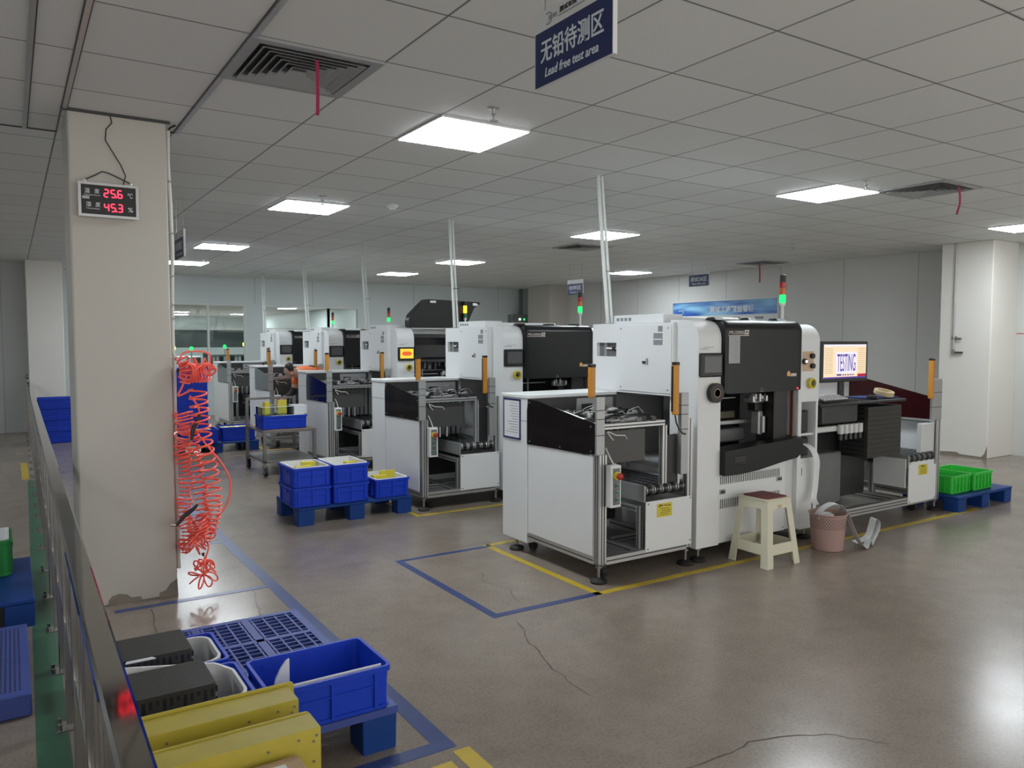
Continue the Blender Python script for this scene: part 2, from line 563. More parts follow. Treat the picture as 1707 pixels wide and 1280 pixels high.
# ================================================================ the room
XL, XR, YB, YW, YL = -4.0, 11.1, -1.6, 16.4, 15.1   # rear side left open so the plain world colour adds fill light
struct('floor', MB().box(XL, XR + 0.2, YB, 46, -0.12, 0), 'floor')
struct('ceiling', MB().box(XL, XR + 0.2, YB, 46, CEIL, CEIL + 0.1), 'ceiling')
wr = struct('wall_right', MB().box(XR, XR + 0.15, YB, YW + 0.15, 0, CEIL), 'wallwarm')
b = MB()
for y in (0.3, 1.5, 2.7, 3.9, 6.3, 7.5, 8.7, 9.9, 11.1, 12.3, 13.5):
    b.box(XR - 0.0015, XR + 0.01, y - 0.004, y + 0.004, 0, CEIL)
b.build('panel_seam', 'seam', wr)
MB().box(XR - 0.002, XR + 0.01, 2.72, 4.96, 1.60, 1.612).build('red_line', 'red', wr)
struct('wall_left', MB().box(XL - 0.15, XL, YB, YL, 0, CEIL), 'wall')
wl = struct('wall_far_left', MB().box(XL, 0.7, YL, YL + 0.15, 0, CEIL), 'wall')
b = MB()
for x in (-3.2, -2.0, -0.8, -0.1):
    b.box(x - 0.004, x + 0.004, YL - 0.0015, YL + 0.01, 0, CEIL)
b.build('panel_seam', 'seam', wl)
# back wall with two glazed openings
W1 = (1.9, 4.10, 0.92, 2.25); W2 = (4.46, 6.55, 0.92, 2.235)
b = MB()
b.box(0.5, XR, YW, YW + 0.12, W1[3], CEIL)
b.box(0.5, W1[0], YW, YW + 0.12, 0, W1[3])
b.box(W1[1], W2[0], YW, YW + 0.12, 0, W1[3])
b.box(W2[1], XR, YW, YW + 0.12, 0, W1[3])
b.box(W1[0], W1[1], YW, YW + 0.12, 0, W1[2])
b.box(W2[0], W2[1], YW, YW + 0.12, 0, W2[2])
b.box(W2[0], W2[1], YW, YW + 0.12, W2[3], W1[3])
wb = struct('wall_back', b, 'wallblue')
b = MB()
for x in (4.28, 5.5, 6.75, 7.9, 9.1, 10.2):
    b.box(x - 0.004, x + 0.004, YW - 0.0015, YW + 0.01, 2.27, CEIL)
b.build('panel_seam', 'seam', wb)
for k, (Wn, muls) in enumerate(((W1, (2.63, 3.36)), (W2, (5.16, 5.86)))):
    b = MB()
    x0, x1, z0, z1 = Wn
    b.ring([(x0, z0), (x1, z0), (x1, z1), (x0, z1)], [(x0 + .035, z0 + .035), (x1 - .035, z0 + .035), (x1 - .035, z1 - .035), (x0 + .035, z1 - .035)], 'y', YW - 0.02, YW + 0.1)
    for x in muls[k:k + 1] + muls[1:]:
        b.box(x - 0.018, x + 0.018, YW + 0.0, YW + 0.07, z0 + .03, z1 - .03)
    wn = struct('window_%d' % (k + 1), b, 'framewhite')
    g = MB().box(x0 + .02, x1 - .02, YW + 0.03, YW + 0.036, z0 + .02, z1 - .02).build('glass', 'clear', wn)
# deep room behind the glass, partly standing in for reflections of the hall
struct('wall_beyond', MB().box(0.38, XR, 45, 45.1, 0, CEIL), 'wallblue')
struct('partition_beam', MB().box(0.5, 8.2, 23.6, 23.66, 1.80, 1.87), 'framewhite')
struct('partition_glass', MB().box(0.5, 8.2, 23.62, 23.63, 1.30, 1.80), 'smoke')
struct('partition_panel', MB().box(0.5, 8.2, 23.6, 23.64, 0, 1.30), 'wallblue')
struct('wall_beyond_side', MB().box(0.38, 0.5, YW + 0.12, 45, 0, CEIL), 'wallblue')
struct('wall_beyond_end', MB().box(XR, XR + 0.1, YW + 0.15, 45, 0, CEIL), 'wallblue')

# pillars
def pillar(x0, x1, y0, y1, m, chips=()):
    p = struct('pillar', MB().box(x0, x1, y0, y1, 0, CEIL, c=0.008), m)
    for poly, ax, a in chips:
        MB().prism(poly, ax, a - 0.003, a + 0.004).build('bare_patch', 'cement', p)
    return p
PX0, PX1, PY0, PY1 = 0.30, 0.80, 4.93, 5.43
pillar(PX0, PX1, PY0, PY1, 'plaster', [
    ([(.43, 0), (.43, .03), (.45, .055), (.49, .062), (.53, .05), (.55, .03), (.60, .028), (.61, 0)], 'y', PY0),
    ([(.70, 0), (.70, .03), (.735, .04), (.76, .075), (.80, .10), (.803, 0)], 'y', PY0)])
struct('trim_1', MB().box(PX0 - 0.03, PX1 + 0.02, PY0 - 0.018, PY0 - 0.0005, CEIL - 0.014, CEIL), 'groove')
pillar(0.24, 0.74, 14.5, 15.1, 'plasterlight')
pillar(10.45, XR, 4.97, 5.62, 'plasterlight', [
    ([(4.97, 0), (4.97, .16), (5.0, .06), (5.04, .02), (5.3, .025), (5.35, .05), (5.5, .04), (5.62, .03), (5.62, 0)], 'x', 10.45)])
pillar(10.55, XR, 14.7, 15.6, 'plaster')
# ceiling bars near the pillar
for k, (x, wd, y1) in enumerate(((0.112, 0.022, 5.5), (0.288, 0.02, 4.9), (0.89, 0.022, 5.15))):
    b = MB().box(x - wd / 2, x + wd / 2, -1.6, y1, CEIL - 0.012, CEIL, 'alu').box(x + wd / 2, x + wd / 2 + 0.006, -1.6, y1, CEIL - 0.004, CEIL, 'groove')
    struct('trim_%d' % (k + 2), b, 'alu')
struct('trim_5', MB().box(-3, PX0 - 0.02, 5.5, 5.515, CEIL - 0.006, CEIL), 'groove')
struct('trim_6', MB().box(0.8, 0.9, 5.15, 5.165, CEIL - 0.006, CEIL), 'groove')

# floor markings and cracks
K = 7
def tape(x0, y0, x1, y1, wd, m, z=0.0012):
    global K
    d = Vector((x1 - x0, y1 - y0, 0)); L = d.length; d /= L; n = Vector((-d.y, d.x, 0)) * (wd / 2)
    p = [Vector((x0, y0, 0)) - n, Vector((x1, y1, 0)) - n, Vector((x1, y1, 0)) + n, Vector((x0, y0, 0)) + n]
    o = struct('trim_%d' % K, MB().prism([(q.x, q.y) for q in p], 'z', 0.0, z), m)
    K += 1
    return o
tape(1.33, 2.50, 1.33, 12.0, 0.075, 'tapeblue')
tape(1.36, 2.53, 0.3, 2.53, 0.07, 'tapeblue', 0.0016)
tape(1.30, 2.38, 0.2, 2.38, 0.07, 'tapeyellow')
tape(1.37, 2.47, 1.37, 0.8, 0.07, 'tapeyellow')
tape(0.45, 4.80, 1.33, 4.80, 0.05, 'tapeblue', 0.0016)
tape(0.8, 6.05, 1.33, 6.05, 0.05, 'tapeblue', 0.0016)
tape(2.21, 3.56, 2.21, 4.87, 0.05, 'tapeblue')
tape(2.19, 3.59, 2.95, 3.575, 0.05, 'tapeblue', 0.0016)
tape(2.19, 4.85, 2.95, 4.85, 0.04, 'tapeblue', 0.0016)
for dy in (0, 2.46, 4.83, 7.2, 9.65):
    tape(2.93, 3.55 + dy, 2.93, 4.9 + dy, 0.05, 'tapeyellow')
    tape(2.905, 3.575 + dy, 7.3, 3.54 + dy, 0.05, 'tapeyellow', 0.0016)
tape(2.93, 4.88, 7.0, 4.88, 0.05, 'tapeyellow')
tape(0.055, 0.5, 0.175, 9.9, 0.11, 'tapegreen')
tape(0.10, 9.95, 0.10, 11.3, 0.07, 'tapeyellow')
def crack(pts, wd):
    b = MB()
    n = len(pts)
    vs = []
    for i, (x, y) in enumerate(pts):
        a = Vector(pts[min(i + 1, n - 1)]) - Vector(pts[max(i - 1, 0)])
        a = Vector((-a.y, a.x)).normalized() * wd * (0.35 + 0.65 * random.random())
        vs += [(x - a.x, y - a.y, 0.0006), (x + a.x, y + a.y, 0.0006)]
    b.add(vs, [[2 * i, 2 * i + 1, 2 * i + 3, 2 * i + 2] for i in range(n - 1)])
    o = b.build('floor_crack', 'crack')
    return tag(o, kind='structure')
def jag(pts, k=5, amp=0.012):
    out = []
    for i in range(len(pts) - 1):
        for j in range(k):
            t = j / k
            out.append((pts[i][0] * (1 - t) + pts[i + 1][0] * t + random.uniform(-amp, amp), pts[i][1] * (1 - t) + pts[i + 1][1] * t + random.uniform(-amp, amp)))
    return out + [pts[-1]]
FL = FLOORPTS = [
    [(2.56, 4.33), (2.48, 4.14), (2.52, 3.95), (2.45, 3.70)],
    [(2.26, 3.44), (2.16, 3.16), (2.09, 2.93), (2.06, 2.72), (2.06, 2.52)],
    [(1.80, 1.90), (1.90, 1.93), (2.17, 1.91), (2.34, 1.92), (2.62, 1.80), (2.75, 1.62)],
    [(1.21, 4.85), (1.15, 4.45), (1.10, 4.25), (1.05, 4.1)],
    [(0.62, 4.75), (0.60, 4.3), (0.62, 4.0), (0.60, 3.85)],
]
for p in FL:
    crack(jag(p), 0.0035)
crack(jag([(5.6, 3.2), (5.65, 2.4), (5.62, 1.2), (5.6, 0)], 6, 0.004), 0.004)
crack(jag([(9.8, 4.95), (10.6, 4.75)], 3, 0.003), 0.006)
crack(jag([(1.35, 4.95), (2.2, 4.93), (3.0, 4.93)], 5, 0.006), 0.004)

# ================================================================ ceiling lamps
def make_lamp():
    r = thing('ceiling_lamp', 'x', 'ceiling lamp', (0, 0, 0))
    MB().box(-0.292, 0.292, -0.292, 0.292, -0.016, -0.002).build('diffuser', 'lamp', r)
    MB().ring([(-.3, -.3), (.3, -.3), (.3, .3), (-.3, .3)], [(-.288, -.288), (.288, -.288), (.288, .288), (-.288, .288)], 'z', -0.012, 0).build('frame', 'framewhite', r)
    return r
lampspots = [
    (2.376, 4.23, 'large lit square ceiling panel between the blue hanging sign and the pillar'),
    (2.42, 7.30, 'lit square ceiling panel second in line from the big bright panel, near the smoke detector'),
    (2.45, 11.05, 'lit square ceiling panel above the far blue crate stack, third in its line'),
    (2.47, 13.65, 'lit ceiling panel half hidden behind the small hanging sign beside the pillar'),
    (5.95, 4.20, 'lit square ceiling panel beside the air vent with a curved red ribbon'),
    (6.07, 7.32, 'lit ceiling panel partly crossed by the tallest white duct pole'),
    (6.21, 11.15, 'lit ceiling panel crossed by the thin pole above the machine with raised hood'),
    (6.28, 13.75, 'lit ceiling panel farthest down the middle line, near the windowed back wall'),
    (9.60, 4.20, 'lit ceiling panel just above the pale pillar with the pipe'),
    (9.85, 11.15, 'lit ceiling panel between the two small navy hanging signs'),
    (-2.4, 4.20, 'unseen lit ceiling panel added over the aisle outside the railing'),  # unseen panels added to light the side outside the railing
    (-2.4, 11.0, 'unseen lit ceiling panel added over the far aisle outside the railing'),
]
lamp0 = make_lamp()
for i, (x, y, lab) in enumerate(lampspots):
    if i == 0:
        lamp0.location = (x, y, CEIL); lamp0['label'] = lab; lamp0['group'] = 'square ceiling lamps'
    else:
        dup(lamp0, (x, y, CEIL), lab, 'square ceiling lamps')
for x, y, lab in ((6.6, 38.0, 'upper added panel standing in for a lamp reflected in the first window pane'), (7.3, 42.0, 'lower added panel standing in for a lamp reflected in the first window pane'), (9.6, 40.0, 'added panel standing in for a lamp reflected in the first window, past its middle bar'),
                  (9.5, 31.5, 'added panel standing in for a lamp reflected in the second window, near its first pole'), (10.2, 26.5, 'added panel standing in for a lamp reflected in the second window, past its middle bar'), (3.0, 19.5, 'unseen fill panel added above the bench beyond the first window'),
                  (6.6, 19.5, 'unseen fill panel added above the machine beyond the second window'), (4.8, 26.0, 'unseen fill panel added behind the glazed partition beyond the windows')):
    q = dup(lamp0, (x, y, CEIL), lab, 'square ceiling lamps')  # added panels: stand-ins for reflected lamps, plus unseen ones for fill
    for ch in q.children:
        if ch.name.startswith('diffuser'):
            ch.data = ch.data.copy(); ch.data.materials[0] = M['lampfill']

# ================================================================ vents, sprinklers, detector
def make_vent():
    r = thing('ceiling_vent', 'x', 'air vent', (0, 0, 0))
    sq = lambda h: [(-h, -h), (h, -h), (h, h), (-h, h)]
    MB().ring(sq(.298), sq(.25), 'z', -0.012, 0).build('frame', 'alu2', r)
    MB().box(-.25, .25, -.25, .25, -0.0015, -0.0005).build('backing', 'darkmetal', r)
    b = MB()
    for k in range(6):
        h = .235 - k * .036
        n = 4
        o = sq(h); i = sq(h - .022)
        vs = [(x, y, -0.004) for x, y in i] + [(x, y, -0.002) for x, y in i] + [(x, y, -0.020) for x, y in o] + [(x, y, -0.018) for x, y in o]
        fs = []
        for q in range(4):
            p = (q + 1) % 4
            fs += [[q, p, 8 + p, 8 + q], [4 + q, 4 + p, 12 + p, 12 + q], [q, p, 4 + p, 4 + q], [8 + q, 8 + p, 12 + p, 12 + q]]
        b.add(vs, fs)
    b.build('slat', 'alu2', r)
    return r
def ribbon(pts, wd, label):
    b = MB()
    vs = []
    for x, y, z in pts:
        vs += [(x - wd * .8, y + wd * .5, z), (x + wd * .8, y - wd * .5, z), (x - wd * .8 + .001, y + wd * .5 + .001, z), (x + wd * .8 + .001, y - wd * .5 + .001, z)]
    fs = []
    for i in range(len(pts) - 1):
        a = 4 * i
        fs += [[a, a + 1, a + 5, a + 4], [a + 2, a + 3, a + 7, a + 6], [a, a + 2, a + 6, a + 4], [a + 1, a + 3, a + 7, a + 5]]
    b.add(vs, fs)
    o = b.build('ribbon', 'ribbon')
    tag(o, label, 'ribbon', 'ribbons on air vents')
    return o
v0 = make_vent()
v0.location = (1.176, 3.638, CEIL); v0['label'] = 'large louvred square ceiling vent with a straight crimson ribbon'; v0['group'] = 'ceiling vents'
for x, y, lab in ((6.52, 3.638, 'louvred ceiling vent beside a lit panel, with a curved ribbon'),
                  (6.60, 8.43, 'flat ceiling vent behind the tallest white duct pole'),
                  (10.45, 8.55, 'ceiling vent against the grey wall above the blue banner board')):
    dup(v0, (x, y, CEIL), lab, 'ceiling vents')
ribbon([(1.19, 3.44, CEIL - .014), (1.188, 3.43, CEIL - .10), (1.184, 3.42, CEIL - .19), (1.175, 3.40, CEIL - .27)], .008, 'straight crimson ribbon hanging from the large vent near the pillar')
ribbon([(6.55, 3.40, CEIL - .014), (6.55, 3.39, CEIL - .10), (6.54, 3.385, CEIL - .16), (6.50, 3.38, CEIL - .22), (6.47, 3.37, CEIL - .25)], .009, 'curved red ribbon hanging from the vent beside a lit panel')
ribbon([(10.25, 8.45, CEIL - .014), (10.25, 8.44, CEIL - .2), (10.25, 8.44, CEIL - .34)], .012, 'faint red ribbon hanging from the vent near the grey wall')
def make_sprinkler():
    b = MB()
    b.lathe([(0.035, 0), (0.035, -0.006), (0.012, -0.01), (0.010, -0.035), (0.016, -0.04), (0.006, -0.05), (0.006, -0.07), (0.026, -0.072), (0.026, -0.076)], n=14)
    o = b.build('sprinkler', 'alu')
    return o
s0 = make_sprinkler()
s0.location = (2.25, 3.66, CEIL); tag(s0, 'chrome ceiling sprinkler beside the big bright lamp panel', 'sprinkler', 'ceiling sprinklers')
for x, y, lab in ((5.74, 3.70, 'chrome ceiling sprinkler beside the lamp panel next to the curved ribbon'), (8.76, 6.68, 'small sprinkler on the open ceiling above the grey wall'),
                  (5.56, 6.74, 'small sprinkler beside the lamp crossed by the tallest pole'), (2.35, 6.70, 'small sprinkler behind the second lamp panel in line'), (2.4, 10.45, 'small sprinkler behind the third lamp panel in line')):
    c = s0.copy(); COL.objects.link(c); c.location = (x, y, CEIL); c['label'] = lab
sd = MB().lathe([(0.055, 0), (0.055, -0.012), (0.048, -0.022), (0.03, -0.03), (0.028, -0.042), (0.0, -0.044)], n=20).build('smoke_detector', 'framewhite', loc=(3.06, 6.80, CEIL))
tag(sd, 'round white smoke detector on the ceiling between two lit panels', 'smoke detector')

# ================================================================ hanging signs
def sign(x, yc, z0, hb, wd, main, sub, label, small=True):
    """board hanging across, printed on the side that faces the aisle; yc centre, z0 bottom, hb blue height"""
    r = thing('hanging_sign', label, 'sign', (x, yc, z0), 0, 'hanging area signs')
    ht = hb + 0.065
    MB().box(0, 0.018, -wd / 2, wd / 2, 0, ht, c=0.002).build('board', 'signwhite', r)
    MB().box(-0.0012, 0.0005, -wd / 2 + .002, wd / 2 - .008, 0, hb).build('printed_panel', 'signblue', r)
    R_, U_ = (0, -1, 0), (0, 0, 1)
    text('lettering', main, 'letter', r, (-0.0014, 0, hb * .62), R_, U_, w=wd * .80, h=hb * .42, bold=.012)
    if sub:
        text('lettering', sub, 'letter', r, (-0.0014, 0, hb * .22), R_, U_, w=wd * .68, h=hb * .17, bold=.01, shear=.2)
    b = MB()
    b.tube([(-0.0012, wd * .30 + .022 * math.cos(t * pi / 6), hb + .032 + .018 * math.sin(t * pi / 6)) for t in range(2, 11)], .0018, 5)
    b.build('emblem', 'ink', r)
    if small:
        text('lettering', '无铅', 'ink', r, (-0.0006, wd * .24, hb + .032), R_, U_, w=wd * .12, h=.014)
        text('lettering', '测试车间', 'blackink', r, (-0.0006, wd * .04, hb + .038), R_, U_, w=wd * .22, h=.018, bold=.02)
        b = MB().box(-0.0014, -0.0002, -wd * .2, wd * .16, hb + .02, hb + .023)
        b.build('underline', 'ink', r)
    for s in (-1, 1):
        MB().tube([(0.009, s * wd * .38, ht - .004), (0.009, s * wd * .38, CEIL - z0)], .0015, 5).build('wire', 'zinc', r)
    return r
sign(1.50, 1.979, 2.3625, 0.175, 0.403, '无铅待测区', 'Lead free test area', 'large navy hanging sign reading Lead free test area', True)
sign(9.0, 8.58, 2.355, 0.175, 0.42, '测试OK区', 'Test OK area', 'small navy hanging sign with OK in its lettering, above the banner board', False)
sign(7.75, 10.09, 2.26, 0.175, 0.41, '待转区', 'Transfer area', 'small navy hanging sign behind a signal tower, beside the far pillar', False)
sign(1.30, 7.50, 2.255, 0.175, 0.42, '待测区', 'Test area', 'narrow navy hanging sign seen edge-on just beside the big pillar', False)

# ================================================================ white duct poles from the machines to the ceiling
DY = (0, 2.46, 4.83, 7.2, 9.65)
poles = [(3.85, 4.73), (3.95, 7.32), (3.98, 9.85), (4.06, 12.57), (4.07, 15.03)]
plab = ['tall white duct pole rising from the machine beside the stool', 'white duct pole in front of the raised dark hood', 'white duct pole rising from the machine with the raised hood',
        'thin white duct pole between the window and the machines', 'thin white duct pole right in front of the back windows']
for (tx, ty), dy, lab in zip(poles, DY, plab):
    r = thing('duct_pole', lab, 'pole', (3.885, 4.64 + dy, 1.655), 0, 'white duct poles')
    top = Vector((tx - 3.885, ty - 4.64 - dy, CEIL - 1.655 - .001))
    MB().box(-.02, .02, -.02, .02, 0, .001).build('base', 'conduit', r)
    MB().tube([(0, 0, 0), top], .016, 10).build('duct', 'conduit', r)
    MB().tube([(.032, -.01, 0), top * .5 + Vector((.030, -.01, 0)), top + Vector((.030, -.01, 0))], .011, 8).build('cable', 'conduit', r)
    MB().tube([(-.02, -.004, .4), (.05, -.016, .4)], .004, 6).build('clip', 'zinc', r)

# ================================================================ wall things
# banner board on the right wall
r = thing('banner_board', 'wide framed notice board with a blue banner on the grey wall', 'notice board', (XR, 9.98, 0.95))
MB().ring([(-1.28, 0), (1.28, 0), (1.28, 1.32), (-1.28, 1.32)], [(-1.25, .03), (1.25, .03), (1.25, 1.29), (-1.25, 1.29)], 'x', -0.035, 0).build('frame', 'signwhite', r)
MB().box(-0.012, 0, -1.25, 1.25, .03, 1.29).build('panel', 'paper', r)
MB().box(-0.016, -0.0125, -1.25, 1.25, 1.03, 1.29).build('banner', 'banner', r)
text('lettering', '测试工序精益看板', 'letter', r, (-0.0165, -.22, 1.135), (0, -1, 0), (0, 0, 1), w=1.05, h=.13, bold=.03)
MB().tube([(-0.017, 1.05 + .07 * math.cos(t * pi / 8), 1.10 + .04 * math.sin(t * pi / 8)) for t in range(2, 14)], .006, 6).build('emblem', 'letter', r)
for y in (.35, -.32, -.85):
    MB().box(-0.014, -0.012, y - .1, y + .1, .94, .985).build('caption', 'ink', r)
for y in (.8, .1, -.75):
    MB().box(-0.014, -0.012, y - .25, y + .25, .35, .85).build('notice', 'white2', r)
# electric box near the far pillar
r = thing('electric_box', 'grey electric box with lit indicator lamps beside the far pillar', 'electric box', (10.86, YW, 1.55))
MB().box(-.38, .32, -.22, 0, 0, .60, c=.01).build('body', 'ebox', r)
MB().box(.33, .39, -.42, -.1, 0, .58).build('door', 'ebox', r)
for x, m in ((-.16, 'ledwhite'), (-.03, 'ledgreen'), (.12, 'ledred')):
    MB().cyl((x, -.22, .48), (x, -.235, .48), .022, n=12).build('indicator', m, r)
MB().box(-.05, .03, -.07, -.0, .60, CEIL - 1.55).build('conduit', 'ebox', r)
# air pipe on the pale pillar
r = thing('air_pipe', 'thin metal air pipe with a valve on the pale pillar', 'pipe', (10.45, 5.42, 1.38))
MB().tube([(-.02, 0, 0), (-.02, 0, CEIL - 1.38)], .012, 8).build('tube', 'alu', r)
MB().cyl((-.02, 0, .02), (-.02, 0, -.04), .022, n=10).build('valve', 'zinc', r)
MB().box(-.035, -.01, -.12, 0, -.03, -.01).build('lever', 'darkmetal', r)
MB().tube([(-.02, -.0, .16), (-.03, -.10, .16)], .012, 8).build('outlet', 'zinc', r)
MB().box(-.02, 0, -.03, .03, .14, .19).build('bracket', 'zinc', r)

# LED temperature display on the pillar
r = thing('temperature_display', 'black LED temperature and humidity display hanging on the pillar', 'display', (0.488, PY0, 2.30))
MB().box(-.148, .148, -.045, -.004, -.092, .092, c=.004).ring([(-.15, -.094), (.15, -.094), (.15, .094), (-.15, .094)], [(-.136, -.080), (.136, -.080), (.136, .080), (-.136, .080)], 'y', -.052, -.044, 'alu').build('case', 'alu', r)
MB().box(-.136, .136, -.0475, -.044, -.080, .080).build('face', 'black', r)
SEG = {'0': 'abcdef', '1': 'bc', '2': 'abged', '3': 'abgcd', '4': 'fgbc', '5': 'afgcd', '6': 'afgedc', '7': 'abc', '8': 'abcdefg', '9': 'abcdfg'}
def digits(s, x, z, w_, h_, t):
    b = MB()
    for ch in s:
        if ch == '.':
            b.box(x - .0105, x - .0045, -.0495, -.0475, z - h_ / 2 - .002, z - h_ / 2 + .004); continue
        for q in SEG[ch]:
            zz = {'a': h_ / 2, 'g': 0, 'd': -h_ / 2}.get(q)
            if zz is not None:
                b.box(x + .002, x + w_ - .002, -.0495, -.0475, z + zz - t / 2, z + zz + t / 2)
            else:
                xx = x if q in 'fe' else x + w_
                zc = h_ / 4 if q in 'fb' else -h_ / 4
                b.box(xx - t / 2, xx + t / 2, -.0495, -.0475, z + zc - h_ / 4 + .001, z + zc + h_ / 4 - .001)
        x += w_ + .014
    return b
digits('25.6', -.022, .040, .020, .040, .006).build('reading', 'ledred', r)
digits('45.3', -.022, -.038, .020, .040, .006).build('reading', 'ledred', r)
R_, U_ = (1, 0, 0), (0, 0, 1)
for s, x, z, ww, hh in (('温', -.105, .047, .026, .026), ('度', -.058, .047, .024, .026), ('Temperature', -.082, .024, .08, .010), ('湿', -.100, -.026, .026, .026), ('度', -.055, -.026, .024, .026), ('Humidity', -.078, -.05, .066, .010),
                        ('℃', .108, .036, .026, .028), ('%', .108, -.042, .026, .026)):
    text('lettering', s, 'signwhite', r, (x, -.0476, z), R_, U_, w=ww, h=hh, bold=.01)
MB().box(-.13, -.095, -.0482, -.0475, 0.002, .018).build('sticker', 'alu2', r)
for x in (-.115, .115):
    MB().cyl((x, -.03, .092), (x, -.03, .108), .009, n=10).build('hanger', 'alu', r)
MB().tube([(-.115, -.03, .106), (-.06, -.012, .14), (-.025, -.004, .165), (0.005, -.004, .16), (.05, -.012, .14), (.115, -.03, .106)], .0035, 6).build('hanging_cord', 'black', r)
MB().tube([(.075, -.03, .092), (.09, -.02, .15), (.07, -.006, .21), (.03, -.006, .28), (-.005, -.006, .34), (0.0, -.006, .40), (.03, -.006, .44), (.02, -.006, .489)], .003, 6).build('power_cord', 'black', r)
# cable strapped to the pillar corner
r = thing('pillar_cable', 'bundled pale cable strapped down the edge of the big pillar', 'cable', (PX1, PY0 + .04, 0.15))
pts = [(.016, 0, 2.60), (.012, 0, 2.40), (.02, 0.0, 2.15), (.024, 0, 1.9), (.016, 0, 1.6), (.014, 0, 1.3), (.02, 0, 1.28), (.016, 0, 0.9), (.016, 0, 0)]
MB().tube(pts, .011, 8).build('cable', 'cablewhite', r)
MB().tube([(p[0] + .001, p[1] + .022, p[2]) for p in pts], .008, 8).build('cable', 'cablewhite', r)
for z in (2.3, 2.0, 1.75, 1.58, 1.5):
    MB().box(0, .03, -.014, .034, z, z + .008).build('strap', 'zinc', r)
MB().tube([(.016, .01, 2.60), (.03, .01, 2.62), (.06, .01, 2.6395)], .006, 6).build('plug', 'black', r)
# ================================================================ the test line machines
def prof(b, x0, x1, y0, y1, z0, z1, axis, n=2, m='alu'):
    """slotted aluminium profile: box with dark grooves along its axis"""
    b.box(x0, x1, y0, y1, z0, z1, m, c=.002)
    e = .0006
    for k in range(n):
        t = (k + 1) / (n + 1)
        g = .004
        if axis == 'z':
            xm, ym = x0 + (x1 - x0) * t, y0 + (y1 - y0) * t
            b.box(xm - g, xm + g, y0 - e, y0 + .001, z0, z1, 'groove').box(x0 - e, x0 + .001, ym - g, ym + g, z0, z1, 'groove')
        elif axis == 'x':
            ym, zm = y0 + (y1 - y0) * t, z0 + (z1 - z0) * t
            b.box(x0, x1, y0 - e, y0 + .001, zm - g, zm + g, 'groove').box(x0, x1, ym - g, ym + g, z1 - .001, z1 + e, 'groove')
        else:
            xm, zm = x0 + (x1 - x0) * t, z0 + (z1 - z0) * t
            b.box(x0 - e, x0 + .001, y0, y1, zm - g, zm + g, 'groove').box(xm - g, xm + g, y0, y1, z1 - .001, z1 + e, 'groove')
    return b

def foot(parent, x, y, z=0.10):
    b = MB().lathe([(.0, 0), (.052, 0), (.055, .012), (.045, .024), (.018, .03), (.012, .034)], (x, y, 0), 18, 'rubber')
    b.cyl((x, y, .03), (x, y, z), .010, n=10, m='zinc').cyl((x, y, z - .02), (x, y, z - .008), .022, n=6, m='zinc')
    b.build('foot', 'rubber', parent)

def screws(parent, pts, ax, at, r=.006, name='screw'):
    for u, v in pts:
        b = MB()
        if ax == 'x':
            b.cyl((at, u, v), (at - .003, u, v), r, n=8)
        else:
            b.cyl((u, at, v), (u, at - .003, v), r, n=8)
        b.build(name, 'zinc', parent)

def clutter(parent, x0, x1, y0, y1, z, name='actuator', seed=1, n=14, hmax=.04):
    """pneumatic cylinders, valves and cable loops lying on the gantry"""
    rd = random.Random(seed)
    for k in range(n):
        x = rd.uniform(x0, x1); y = rd.uniform(y0, y1); h = rd.uniform(.012, hmax)
        l = rd.uniform(.010, .032)
        if rd.random() < .5:
            MB().box(x - l, x + l, y - .012, y + .012, z, z + h, c=.003).build(name, rd.choice(['alu2', 'black', 'darkmetal', 'black', 'white2', 'inner']), parent)
        else:
            MB().cyl((x - l * 1.6, y, z + h * .6), (x + l * 1.6, y, z + h * .6), .008, n=8).build(name, rd.choice(['alu', 'alu2', 'black']), parent)
    for k in range(n // 3):
        x = rd.uniform(x0 + .05, x1 - .05); y = rd.uniform(y0, y1); rr = rd.uniform(.02, .05)
        MB().tube([(x + rr * 1.5 * math.cos(t * pi / 8), y + .02 * math.sin(t), z + .01 + rr * math.sin(t * pi / 8)) for t in range(0, 9)], .0028, 5).build('air_tube', rd.choice(['cablewhite', 'black', 'cablewhite']), parent)

